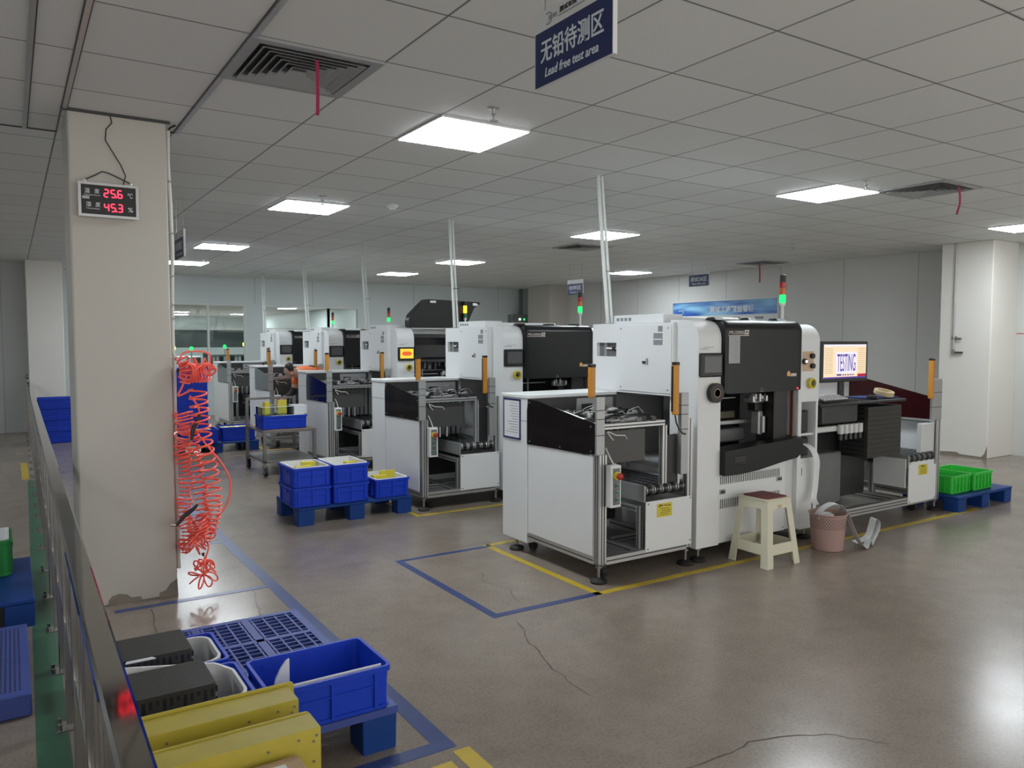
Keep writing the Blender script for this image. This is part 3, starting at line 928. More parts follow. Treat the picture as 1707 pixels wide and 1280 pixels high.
def conveyor(parent, x0, x1, y0, y1, zt, nb=5):
    """belt conveyor running away from the aisle"""
    b = MB()
    for x in (x0, x1 - .012):
        b.box(x, x + .012, y0, y1, zt - .115, zt - .004, 'alu2', c=.002)
    b.cyl((x0 + .012, y0 + .035, zt - .042), (x1 - .012, y0 + .035, zt - .042), .012, n=10, m='alu')
    b.cyl((x0 + .012, y1 - .035, zt - .042), (x1 - .012, y1 - .035, zt - .042), .012, n=10, m='alu')
    b.box(x0 + .012, x1 - .012, y0 + .09, y1 - .07, zt - .022, zt - .014, 'white2')  # bed made pale to stand in for highlights on the belts
    b.build('conveyor_frame', 'alu2', parent)
    wdt = (x1 - x0 - .04) / nb
    for k in range(nb):
        xc = x0 + .02 + wdt * (k + .5)
        hw = wdt * .23
        path = []
        R0 = .038
        for t in range(9):
            a = pi / 2 + pi * t / 8
            path.append((y0 + .035 + R0 * math.cos(a), zt - .042 + R0 * math.sin(a)))
        for t in range(9):
            a = -pi / 2 + pi * t / 8
            path.append((y1 - .035 + R0 * math.cos(a), zt - .042 + R0 * math.sin(a)))
        inn = []
        Ri = R0 - .005
        for t in range(9):
            a = pi / 2 + pi * t / 8
            inn.append((y0 + .035 + Ri * math.cos(a), zt - .042 + Ri * math.sin(a)))
        for t in range(9):
            a = -pi / 2 + pi * t / 8
            inn.append((y1 - .035 + Ri * math.cos(a), zt - .042 + Ri * math.sin(a)))
        bb = MB().ring(path, inn, 'x', xc - hw, xc + hw)
        o = bb.build('belt', 'belt', parent)
        for yy in (y0 + .035, y1 - .035):
            MB().cyl((xc - hw - .012, yy, zt - .042), (xc + hw + .012, yy, zt - .042), .031, n=18).build('pulley', 'alu', o)

def curtain(parent, x, y, z0, z1, strip_=True):
    """orange safety light curtain bar with black end cap and sensing strip"""
    b = MB().box(x - .019, x + .019, y - .02, y + .02, z0, z1, 'orange', c=.006)
    o = b.build('light_curtain', 'orange', parent)
    MB().box(x - .02, x + .02, y - .021, y + .021, z1 - .004, z1 + .016, c=.004).build('end_cap', 'black', o)
    if strip_:
        MB().box(x - .0206, x - .018, y + .002, y + .019, z0 + .02, z1 - .01).build('sensing_strip', 'black', o)

def bracket(parent, x0, x1, y0, y1, z0, z1, slots=()):
    b = MB().box(x0, x1, y0, y1, z0, z1, 'alu2', c=.002)
    for z in slots:
        b.box(x0 + .002, x1 - .002, y0 - .0008, y0 + .001, z, z + .005, 'groove').box(x0 - .0008, x0 + .001, y0 + .002, y1 - .002, z, z + .005, 'groove')
    return b.build('mounting_post', 'alu', parent)

def control_box(parent, x0, x1, y, z0, z1):
    b = MB().box(x0, x1, y - .055, y, z0, z1, 'white', c=.006)
    o = b.build('control_box', 'white', parent)
    w_ = x1 - x0
    MB().box(x0 + w_ * .17, x1 - w_ * .17, y - .0565, y - .054, z0 + .018, z1 - .018).build('control_panel', 'inner', o)
    xc = (x0 + x1) / 2
    h = z1 - z0
    MB().cyl((xc, y - .056, z1 - h * .24), (xc, y - .066, z1 - h * .24), .026, n=18, m='yellow').cyl((xc, y - .066, z1 - h * .24), (xc, y - .078, z1 - h * .24), .012, n=14, m='yellow').build('emergency_ring', 'yellow', o)
    MB().lathe([(.0, -.106), (.014, -.105), (.020, -.10), (.021, -.085), (.012, -.078)], (xc, y, z1 - h * .24), 18, axis='y').build('emergency_button', 'red', o)
    for k in range(3):
        z = z1 - h * (.47 + .165 * k)
        MB().cyl((xc, y - .056, z), (xc, y - .068, z), .013, n=14, m='alu').cyl((xc, y - .068, z), (xc, y - .074, z), .010, n=12, m='green').build('push_button', 'green', o)

def make_loader(label):
    r = thing('loading_conveyor', label, 'conveyor', (3.0, 3.7, 0), 0, 'loading conveyors')
    # frame
    b = MB()
    prof(b, .040, .100, .0, .06, .125, .815, 'z', 2)
    prof(b, .80, .845, .0, .045, .125, 1.0, 'z', 1)
    prof(b, .100, .80, .0, .045, .115, .165, 'x', 1)
    prof(b, .040, .085, .06, 1.08, .115, .165, 'y', 1)
    prof(b, .80, .845, .045, 1.08, .115, .165, 'y', 1)
    prof(b, .085, .80, 1.04, 1.08, .115, .165, 'x', 1)
    prof(b, .10, .80, .40, .44, .115, .155, 'x', 1)
    prof(b, .41, .45, .045, 1.04, .115, .155, 'y', 1)
    prof(b, .415, .45, .045, .08, .155, .44, 'z', 1)
    prof(b, .22, .255, .30, .335, .155, .50, 'z', 1)
    prof(b, .415, .45, .08, .70, .40, .44, 'y', 1)
    b.build('frame', 'alu', r)
    MB().box(.085, .80, .05, 1.04, .10, .112, 'alu2').build('base_plate', 'darkmetal', r)
    for x, y in ((.07, .04), (.82, .03), (.07, .98), (.82, 1.0)):
        foot(r, x, y, .115)
    for x, y in ((.16, .12), (.16, .90)):
        MB().cyl((x - .016, y, .036), (x + .016, y, .036), .036, n=16, m='rubber').box(x - .022, x + .022, y - .02, y + .02, .05, .10, 'darkmetal').build('caster', 'rubber', r)
    # side cover panels
    MB().box(.036, .044, .062, .785, .166, .80, 'white', c=.002).build('side_panel', 'white', r)
    hexo = [(.790, 1.03), (.775, 1.112), (.69, 1.112), (.052, 1.012), (.0, .985), (.0, .822), (.065, .812), (.79, .795)]
    MB().prism(hexo, 'x', .030, .037).build('side_window', 'acrylic', r)
    screws(r, [(.755, 1.09), (.755, .82), (.40, .82), (.075, .83), (.075, .985)], 'x', .030, .007)
    # rear tower and top plate
    b = MB().box(.036, .84, .80, 1.12, .085, 1.115, 'white', c=.004)
    b.box(.0345, .0365, .80, 1.12, .955, .957, 'groove')
    b.build('rear_cabinet', 'white', r)
    MB().box(.030, .842, .775, 1.125, 1.115, 1.14, 'white', c=.003).build('top_plate', 'white', r)
    MB().box(.05, .84, .785, .80, .17, 1.115, 'darkmetal').build('inner_wall', 'darkmetal', r)
    MB().box(.46, .80, .775, .786, .97, 1.10, 'alu2').box(.50, .60, .765, .776, 1.0, 1.06, 'black', c=.004).box(.66, .72, .76, .776, .99, 1.07, 'alu', c=.004).build('valve_block', 'alu2', r)
    # gantry with cylinders
    b = MB()
    prof(b, .09, .62, .03, .07, .965, 1.0, 'x', 1)
    prof(b, .60, .64, .03, .07, .54, .965, 'z', 1)
    prof(b, .09, .125, .07, .76, .965, 1.0, 'y', 1)
    b.build('gantry', 'alu', r)
    clutter(r, .13, .52, .03, .10, 1.0, seed=3, n=14, hmax=.035)
    b = MB().box(.10, .82, .40, .56, .975, .995, 'darkmetal').box(.10, .82, .60, .74, .93, .96, 'darkmetal')
    b.build('cross_plate', 'darkmetal', r)
    clutter(r, .16, .80, .42, .72, .995, 'gripper_head', seed=8, n=44, hmax=.045)
    MB().tube([(.12, .02, .955), (.17, -.0, .93), (.24, -.005, .925), (.27, .01, .90)], .004, 6, 'cablewhite').tube([(.12, .025, .95), (.13, .0, .92), (.15, -.0, .90)], .004, 6, 'cablewhite').build('hanging_cable', 'cablewhite', r)
    # inner shields
    MB().box(.105, .50, .09, .098, .735, .945, 'shield', c=.003).build('front_shield', 'shield', r)
    MB().box(.645, .735, .035, .043, .575, .90, 'black', c=.006).box(.735, .752, .02, .07, .545, .905, 'alu', c=.006).build('guide_plate', 'darkmetal', r)
    for k in range(12):
        x = .14 + k * .055
        MB().box(x, x + .035, .55, .562, .60, .93, 'inner').build('magazine_plate', 'inner', r)
    for k in range(5):
        x = .20 + k * .075
        MB().cyl((x, .40, .60), (x, .40, .72), .013, n=8, m='alu').box(x - .016, x + .016, .38, .42, .70, .75, 'white2', c=.003).build('stopper_pin', 'alu', r)
    conveyor(r, .425, .815, .012, .70, .585)
    MB().box(.425, .842, -.004, .004, .148, .478, 'white', c=.002).build('front_panel', 'white', r)
    screws(r, [(.445, .165), (.825, .175), (.445, .462), (.825, .465)], 'y', -.004, .006)
    # warning sticker
    st = MB().box(.52, .655, -.0058, -.004, .365, .455, 'yellow').build('warning_sticker', 'yellow', r)
    text('lettering', '警告 Warning', 'blackink', st, (.592, -.0059, .44), (1, 0, 0), (0, 0, 1), w=.10, h=.016)
    b = MB()
    for k, (a, c_) in enumerate(((.55, .63), (.56, .645), (.55, .64), (.55, .625))):
        b.box(a, c_, -.0064, -.0057, .418 - k * .013, .421 - k * .013)
    b.ring([(.530, .432), (.546, .432), (.538, .447)], [(.5335, .434), (.5425, .434), (.538, .443)], 'y', -.0064, -.0057)
    b.build('printed_line', 'blackink', st)
    # posts with light curtains
    bracket(r, .010, .075, -.006, .012, .815, 1.175, (.935, 1.035, 1.09))
    curtain(r, .050, .095, 1.165, 1.360, False)
    bracket(r, .735, .80, -.004, .03, .63, 1.175, (.93, 1.03, 1.09))
    curtain(r, .695, .015, 1.030, 1.365)
    MB().tube([(.695, .015, 1.03), (.70, .01, .98), (.72, .0, .93), (.745, -.008, .905), (.77, -.008, .90)], .006, 6).build('curtain_cable', 'black', r)
    control_box(r, .082, .166, -.006, .488, .752)
    MB().tube([(.135, -.02, .752), (.14, .03, .80), (.12, .04, .85)], .005, 6).build('control_cable', 'cablewhite', r)
    return r

LL = ['white loading conveyor with black side window, beside the cream stool machine', 'white loading conveyor behind the pallet of blue crates', 'white loading conveyor with navy side window, beside the steel cart',
      'white loading conveyor with grey side window, behind the crate on the cart', 'white loading conveyor beside the tall stack of blue crates']
ld = [make_loader('white loading conveyor with black side window and a framed notice on it')]
for i in range(1, 5):
    ld.append(dup(ld[0], (3.0, 3.7 + DY[i], 0), LL[i], 'loading conveyors', skip=('warning_sticker',)))
M['acrylic_grey'] = mat('grey_acrylic', (0.09, 0.10, 0.10), 0.12)
for i, m in ((2, 'acrylic_navy'), (3, 'acrylic_grey'), (4, 'acrylic_grey')):
    for ch in ld[i].children:
        if ch.name.startswith('side_window'):
            ch.data = ch.data.copy(); ch.data.materials[0] = M[m]
# framed notice sheet on the first one only
nt_ = MB().ring([(.875, .815), (1.10, .815), (1.10, 1.105), (.875, 1.105)], [(.887, .827), (1.088, .827), (1.088, 1.093), (.887, 1.093)], 'x', .029, .036).build('notice_frame', 'signblue', ld[0])
MB().box(.031, .0355, .887, 1.088, .827, 1.093).build('notice_sheet', 'paper', nt_)
b = MB()
for k in range(12):
    z = 1.07 - k * .019
    b.box(.0304, .0312, .905, .905 + random.uniform(.08, .16), z, z + .004)
b.build('printed_line', 'ink', nt_)

# ---------------------------------------------------------------- main machine
def column_outline(y0, y1, z0, z1, r, n=6):
    """side view (y, z) with the front top corner rounded"""
    pts = [(y1, z0), (y1, z1)]
    for k in range(n + 1):
        a = pi / 2 + pi / 2 * k / n
        pts.append((y0 + r + r * math.cos(a), z1 - r + r * math.sin(a)))
    pts.append((y0, z0))
    return pts

def estop(parent, x, z, y=-.0):
    o = MB().lathe([(.022, y), (.040, y - .004), (.040, y - .03), (.030, y - .036), (.028, y - .012)], (x, 0, z), 20, axis='y').build('emergency_guard', 'yellow', parent)
    MB().lathe([(.0, y - .028), (.018, y - .027), (.018, y - .005), (.008, y - .004)], (x, 0, z), 16, axis='y').build('emergency_button', 'darkmetal', o)

def tower(parent, x, y, z):
    b = MB().lathe([(.028, z), (.028, z + .006), (.012, z + .008), (.0115, z + .11), (.020, z + .112), (.020, z + .135)], (x, y, 0), 16)
    o = b.build('signal_tower', 'conduit', parent)
    for nm, m, a, c_ in (('lens', 'ledgreen', .135, .195), ('lens', 'lensamber', .197, .245), ('lens', 'lensred', .247, .290), ('cap', 'black', .290, .345)):
        MB().lathe([(.023, z + a), (.023, z + c_ - .002), (.020, z + c_)], (x, y, 0), 16).build(nm, m, o)

def make_machine(label):
    r = thing('test_machine', label, 'test machine', (3.0, 3.7, 0), 0, 'white test machines')
    # side columns with rounded front tops
    MB().prism(column_outline(-.005, .26, .10, 1.665, .13), 'x', .885, 1.105).build('front_column', 'white', r)
    b = MB().prism(column_outline(-.005, .26, 1.06, 1.645, .13), 'x', 1.945, 2.19)
    b.prism([(-.005, .10), (.26, .10), (.26, 1.06), (-.005, 1.06)], 'x', 1.945, 1.985)
    b.box(1.985, 2.185, .20, .26, .10, 1.06).box(2.165, 2.19, .0, .2, .62, 1.06).box(1.985, 2.165, .02, .2, .80, .815).box(1.985, 2.165, .0, .2, .60, .63)
    b.build('front_column', 'white', r)
    MB().box(1.985, 2.19, -.004, .2, .085, .60, 'white', c=.004).box(2.0, 2.006, -.0055, -.003, .50, .56, 'groove').box(2.13, 2.142, -.0055, -.003, .22, .36, 'groove').build('cabinet_door', 'white', r)
    # printer niche
    MB().box(1.99, 2.12, .03, .18, .82, .99, 'black', c=.01).box(1.99, 2.14, .04, .19, .64, .78, 'black', c=.01).build('label_printer', 'black', r)
    # upper body
    b = MB()
    b.box(.852, .888, .20, .77, 1.135, 1.648, 'white').box(.852, .888, .77, 1.08, 1.135, 1.40, 'white').box(.852, .888, .77, 1.08, 1.505, 1.648, 'white')
    b.box(.852, .888, .77, .80, 1.40, 1.505, 'white').box(.852, .888, 1.03, 1.08, 1.40, 1.505, 'white')
    b.box(.888, 2.10, .26, 1.08, 1.60, 1.648, 'white').box(.888, 2.10, 1.04, 1.08, .10, 1.60, 'white2').box(2.06, 2.10, .26, 1.04, .10, 1.60, 'white2')
    b.box(.888, .92, .26, 1.04, 1.135, 1.60, 'white2').box(.90, .935, .90, 1.04, .10, 1.135, 'white').box(.888, 2.06, .5, 1.04, 1.12, 1.14, 'inner')
    b.build('body', 'white', r)
    # recess fittings
    MB().box(.88, .9, .80, 1.03, 1.40, 1.505, 'inner').box(.868, .884, .93, .96, 1.40, 1.505, 'alu2').cyl((.872, .80, 1.46), (.872, .93, 1.46), .009, n=8, m='alu').box(.858, .884, .83, .86, 1.445, 1.475, 'black', c=.003).build('air_regulator', 'alu2', r)
    d = MB().box(.846, .852, .215, .765, 1.150, 1.635, 'white', c=.002).build('service_door', 'white', r)
    MB().box(.836, .846, .46, .50, 1.355, 1.375, 'darkmetal', c=.003).box(.828, .846, .445, .455, 1.35, 1.395, 'alu2', c=.003).build('door_latch', 'darkmetal', d)
    b = MB().box(.8445, .8462, .30, .345, 1.585, 1.625, 'ink').box(.8445, .8462, .30, .39, 1.49, 1.575, 'ink').box(.844, .8462, .305, .385, 1.527, 1.535, 'paper')
    b.build('sticker', 'ink', d)
    screws(d, [(.245, 1.61), (.74, 1.61), (.245, 1.175), (.74, 1.175)], 'x', .846, .006)
    # lower body
    b = MB().box(.92, 1.94, .10, 1.04, .10, .60, 'white2')
    b.build('lower_body', 'white2', r)
    p = MB().box(1.105, 1.845, .02, .10, .10, .66, 'white', c=.003).box(1.85, 1.945, .03, .10, .10, .66, 'white2', c=.003).build('vent_panel', 'white', r)
    for z0, z1 in ((.515, .575), (.345, .41)):
        b = MB()
        for k in range(34):
            x = 1.125 + k * .0195
            b.box(x, x + .007, .0185, .0205, z0, z1)
        b.build('vent_grille', 'black', p)
    for x, z in ((1.13, .462), (1.74, .495)):
        MB().box(x, x + .062, .012, .021, z - .016, z + .018, 'alu2', c=.004).box(x + .01, x + .052, .0105, .013, z - .006, z + .008, 'black').build('latch', 'alu2', p)
    screws(p, [(1.125, .125), (1.825, .64), (1.825, .125)], 'y', .02, .006)
    # work opening behind the hood
    b = MB().box(1.105, 1.945, .55, .57, .66, 1.6, 'darkmetal').box(1.105, 1.945, .06, .56, .66, .69, 'darkmetal')
    b.box(1.105, 1.945, .26, .56, 1.55, 1.6, 'darkmetal')
    b.build('chamber', 'darkmetal', r)
    b = MB().box(1.12, 1.70, .28, .50, .76, .86, 'inner', c=.01).box(1.12, 1.72, .25, .30, .90, .925, 'alu2').box(1.12, 1.60, .30, .33, .94, .99, 'olive')
    for x in (1.22, 1.34):
        b.box(x, x + .012, .26, .28, .99, 1.16, 'alu2')
    b.box(1.10, 1.56, .26, .28, 1.09, 1.10, 'alu2')
    b.build('press_fixture', 'inner', r)
    MB().box(1.60, 1.72, .12, .22, 1.06, 1.10, c=.006).build('actuator', 'alu', r)
    MB().box(1.62, 1.70, .12, .2, 1.0, 1.06, c=.006).build('actuator', 'black', r)
    MB().box(1.66, 1.71, .12, .2, .82, 1.0, c=.01).cyl((1.69, .11, .84), (1.69, .11, .96), .018, n=12).build('actuator', 'alu2', r)
    for k in range(7):
        x = 1.52 + k * .024
        MB().box(x, x + .018, .06, .10, 1.075 + .02 * (k % 3), 1.12 + .015 * (k % 2), c=.003).build('actuator', ['alu', 'white2', 'black'][k % 3], r)
    MB().box(1.72, 1.87, .03, .2, .78, 1.16, 'black', c=.008).build('side_shield', 'black', r)
    MB().box(1.892, 1.902, .0, .03, .79, 1.15, c=.003).build('light_curtain', 'rust', r)
    # lower dark drawer, its lower edge sweeping up
    pts = [(1.105, .755), (1.945, .80), (1.945, .69), (1.88, .655), (1.70, .635), (1.45, .60), (1.25, .588), (1.105, .59)]
    dr = MB().prism(pts, 'y', -.055, .06).box(1.20, 1.315, -.058, -.05, .655, .72, 'black', c=.004).build('drawer', 'dark', r)
    MB().box(1.22, 1.30, -.066, -.056, .662, .672, 'darkmetal', c=.003).build('drawer_handle', 'darkmetal', dr)
    MB().prism([(1.105, .756), (1.945, .801), (1.945, .806), (1.105, .761)], 'y', -.06, .10).build('drawer_lip', 'dark', r)
    # touch screen, e-stop, camera niche
    s = MB().box(.888, 1.100, -.028, .0, 1.275, 1.437, 'black', c=.008).build('touch_screen', 'black', r)
    MB().box(.918, 1.080, -.030, -.027, 1.305, 1.415).build('display', 'screenoff', s)
    MB().box(.90, .98, -.0058, -.0045, 1.463, 1.467, 'ink').box(.93, 1.03, -.0058, -.0045, 1.475, 1.478, 'ink').build('printed_line', 'ink', r)
    estop(r, 1.03, 1.195, -.005)
    estop(r, 2.075, 1.20, -.005)
    n_ = MB().box(1.985, 2.115, -.008, -.004, 1.29, 1.44, 'camglow').build('camera_niche', 'camglow', r)
    MB().cyl((2.085, -.004, 1.405), (2.085, -.03, 1.405), .02, n=12, m='black').cyl((2.09, -.004, 1.33), (2.09, -.03, 1.33), .02, n=12, m='black').cyl((2.0, -.004, 1.365), (2.0, -.025, 1.365), .022, n=12, m='black').cyl((2.005, -.025, 1.365), (2.005, -.028, 1.365), .009, n=10, m='ledwhite').build('camera_lens', 'black', n_)
    # roof box, hinges, feet, tower
    MB().box(.91, 1.10, .36, .90, 1.648, 1.712, 'white', c=.004).box(1.10, 1.86, .50, .92, 1.648, 1.70, 'white', c=.004).build('roof_box', 'white', r)
    b = MB()
    for k in range(4):
        b.box(.9085, .9105, .70 + k * .045, .73 + k * .045, 1.668, 1.692)
    b.build('vent_grille', 'ink', r)
    for x, y in ((.95, .04), (2.1, .04), (.95, .95), (2.05, .95)):
        foot(r, x, y, .10)
    MB().box(.90, 2.16, .06, 1.0, .085, .10, 'darkmetal').build('base_plate', 'darkmetal', r)
    tower(r, 1.875, .10, 1.668)
    return r

def make_hood(parent):
    hp = column_outline(-.038, .30, 1.155, 1.668, .075, 8)
    # front door outline with soft lower corners: stack prisms across the width so the ends are rounded
    bm_ = MB()
    secs = []
    x0, x1 = 1.108, 1.942
    nx = 5
    xs = [x0, x0 + .006, x0 + .02, x0 + .05, x1 - .05, x1 - .02, x1 - .006, x1]
    ins = [.03, .012, .003, 0, 0, .003, .012, .03]
    vs = []; n = len(hp)
    for x, e in zip(xs, ins):
        for y, z in hp:
            zz = z + (e if z < 1.2 else -e * .4)
            yy = y + e * .6 if y < 0.1 else y
            vs.append((x, yy, zz))
    fs = []
    for k in range(len(xs) - 1):
        for i in range(n):
            j = (i + 1) % n
            fs.append([k * n + i, k * n + j, (k + 1) * n + j, (k + 1) * n + i])
    fs += [list(range(n)), list(range((len(xs) - 1) * n, len(xs) * n))]
    h = bm_.add(vs, fs).build('hood', 'dark', parent)
    R_, U_ = (1, 0, 0), (0, 0, 1)
    text('model_lettering', 'MU2000', 'logo', h, (1.215, -.0385, 1.578), R_, U_, w=.150, h=.022, shear=.25, bold=-.01)
    text('model_lettering', 'S2', 'logo', h, (1.318, -.0385, 1.581), R_, U_, w=.052, h=.030, shear=.25, bold=.03)
    MB().prism([(1.135, 1.556), (1.345, 1.556), (1.345, 1.561), (1.135, 1.559)], 'y', -.040, -.038).build('underline', 'logo', h)
    g = MB().prism([(1.765, 1.262), (1.80, 1.262), (1.80, 1.285), (1.79, 1.297), (1.78, 1.302), (1.765, 1.288)], 'y', -.0405, -.038).build('logo', 'logoorange', h)
    b = MB()
    for k in range(5):
        b.box(1.808 + k * .013, 1.818 + k * .013, -.0405, -.038, 1.266, 1.281)
    b.box(1.80, 1.872, -.0405, -.038, 1.260, 1.264)
    b.build('logo', 'logo', h)
    MB().cyl((1.885, -.0395, 1.170), (1.885, -.044, 1.170), .006, n=10).build('indicator', 'ledred', h)
    t = MB().ring([(1.47, 1.158), (1.51, 1.158), (1.49, 1.192)], [(1.478, 1.163), (1.502, 1.163), (1.49, 1.184)], 'y', -.0395, -.0375).build('warning_sign', 'inner', h)
    return h
def hinges(parent):
    for x in (1.075, 1.42, 1.73):
        MB().prism([(.02, 1.665), (.12, 1.665), (.10, 1.682), (.04, 1.684)], 'x', x, x + .08).build('hinge', 'black', parent)

ML = ['white test machine with dark hood and paper sheet on it, behind the cream stool', 'white test machine with closed dark hood, second from the cream stool', 'white test machine with its dark hood raised and a lit yellow screen',
      'white test machine just behind the one with the raised hood', 'white test machine at the window end of the row']
mc = [make_machine(ML[0])]
make_hood(mc[0]); hinges(mc[0])
for i in (1, 3, 4):
    dup(mc[0], (3.0, 3.7 + DY[i], 0), ML[i], 'white test machines')
m3 = dup(mc[0], (3.0, 3.7 + DY[2], 0), ML[2], 'white test machines', skip=('hood', 'display', 'hinge'))
# raised hood and lit screen of the third machine
pl = [(1.11, 1.70), (1.13, 1.672), (1.90, 1.672), (1.93, 1.73), (2.03, 1.93), (2.12, 1.985), (2.11, 2.01), (1.38, 2.03), (1.33, 2.02), (1.14, 1.84), (1.11, 1.78)]
hd = MB().prism(pl, 'y', .14, .26).build('raised_hood', 'dark', m3)
ye = .1395
MB().box(1.40, 1.48, ye - .001, ye, 1.985, 2.012).build('hood_sticker', 'paper', hd)
MB().prism([(2.01, 1.965), (2.06, 1.96), (2.09, 1.975), (2.06, 1.995), (2.01, 1.995)], 'y', ye - .001, ye).build('hood_sticker', 'paper', hd)
MB().box(1.125, 1.91, .10, .14, 1.655, 1.672, 'alu', c=.003).build('hood_rail', 'alu', m3)
for x in (1.13, 1.82):
    MB().cyl((x, .20, 1.66), (x + .06, .2, 1.80), .012, n=8, m='alu').build('gas_strut', 'alu', m3)
MB().box(1.20, 1.90, .18, .20, 1.30, 1.46, 'tray', c=.01).box(1.15, 1.92, .22, .5, 1.24, 1.29, 'darkmetal', c=.01).build('press_head', 'tray', m3)
rd = random.Random(5)
for k in range(30):
    x = rd.uniform(1.15, 1.9); y = rd.uniform(.2, .5); z = rd.uniform(1.14, 1.2)
    MB().cyl((x, y, z), (x, y, z + rd.uniform(.03, .10)), .008, n=6).build('probe_pin', rd.choice(['alu2', 'black', 'alu']), m3)
sc3 = [c for c in m3.children if c.name.startswith('touch_screen')][0]
MB().box(.912, 1.085, -.0305, -.027, 1.302, 1.418).build('display', 'screenyellow', sc3)
MB().prism([(.93, 1.36), (.955, 1.385), (1.04, 1.385), (1.068, 1.36), (1.04, 1.335), (.955, 1.335)], 'y', -.032, -.0303).build('screen_mark', 'screenorange', sc3)

tw3 = [c for c in m3.children if c.name.startswith('signal_tower')][0]
for ch in tw3.children:
    if ch.name.startswith('lens'):
        ch.data = ch.data.copy()
        k3 = {M['ledgreen']: 'lensgreen', M['lensamber']: 'ledamber', M['lensred']: 'ledamber'}[ch.data.materials[0]]
        ch.data.materials[0] = M[k3]
# paper sheet on the first hood
ps = MB().box(1.140, 1.252, -.0415, -.0392, 1.365, 1.554).build('paper_sheet', 'shadedpaper', mc[0])
b = MB()
for k in range(9):
    b.box(1.195, 1.195 + random.uniform(.02, .045), -.0422, -.0414, 1.53 - k * .017, 1.533 - k * .017)
b.build('printed_line', 'ink', ps)
# paper strip fed from the printer of the first machine
b = MB()
pts = [(5.05, 3.80, .725), (5.06, 3.72, .735), (5.075, 3.66, .70), (5.09, 3.63, .62), (5.10, 3.64, .50), (5.09, 3.64, .40), (5.05, 3.62, .33), (5.0, 3.56, .30)]
def strip(b, pts, wv, t=.0012):
    wv = Vector(wv)
    n = len(pts)
    vs = []
    for i, p in enumerate(pts):
        p = Vector(p)
        d = (Vector(pts[min(i + 1, n - 1)]) - Vector(pts[max(i - 1, 0)])).normalized()
        nn = d.cross(wv).normalized() * t
        vs += [p - wv, p + wv, p + wv + nn, p - wv + nn]
    fs = []
    for i in range(n - 1):
        for k in range(4):
            a = 4 * i + k; c_ = 4 * i + (k + 1) % 4
            fs.append([a, c_, c_ + 4, a + 4])
    fs += [[0, 1, 2, 3], [4 * n - 4, 4 * n - 3, 4 * n - 2, 4 * n - 1]]
    b.add(vs, fs)
    return b
def smooth_pts(pts, k=6):
    out = []
    n = len(pts)
    P = [Vector(p) for p in pts]
    for i in range(n - 1):
        p0, p1, p2, p3 = P[max(i - 1, 0)], P[i], P[i + 1], P[min(i + 2, n - 1)]
        for j in range(k):
            t = j / k
            out.append(.5 * ((2 * p1) + (p2 - p0) * t + (2 * p0 - 5 * p1 + 4 * p2 - p3) * t * t + (3 * p1 - p0 - 3 * p2 + p3) * t ** 3))
    out.append(P[-1])
    return out
o = strip(b, smooth_pts(pts), (.035, .0, 0)).build('paper_strip', 'paper')
tag(o, 'white paper strip hanging from the machine printer niche', 'paper strip')
# tape roll hung on the emergency button of the first machine
r = thing('tape_roll', 'black roll of tape hung on the white column beside the dark hood', 'tape', (4.03, 3.66, 1.165))
MB().lathe([(.030, -.005), (.066, -.005), (.068, -.002), (.068, .028), (.066, .030), (.030, .030), (.030, -.005)], axis='y', n=32).build('tape', 'black', r)
MB().lathe([(.026, -.006), (.031, -.006), (.031, .031), (.026, .031), (.026, -.006)], axis='y', n=28).build('core', 'cardboard', r)

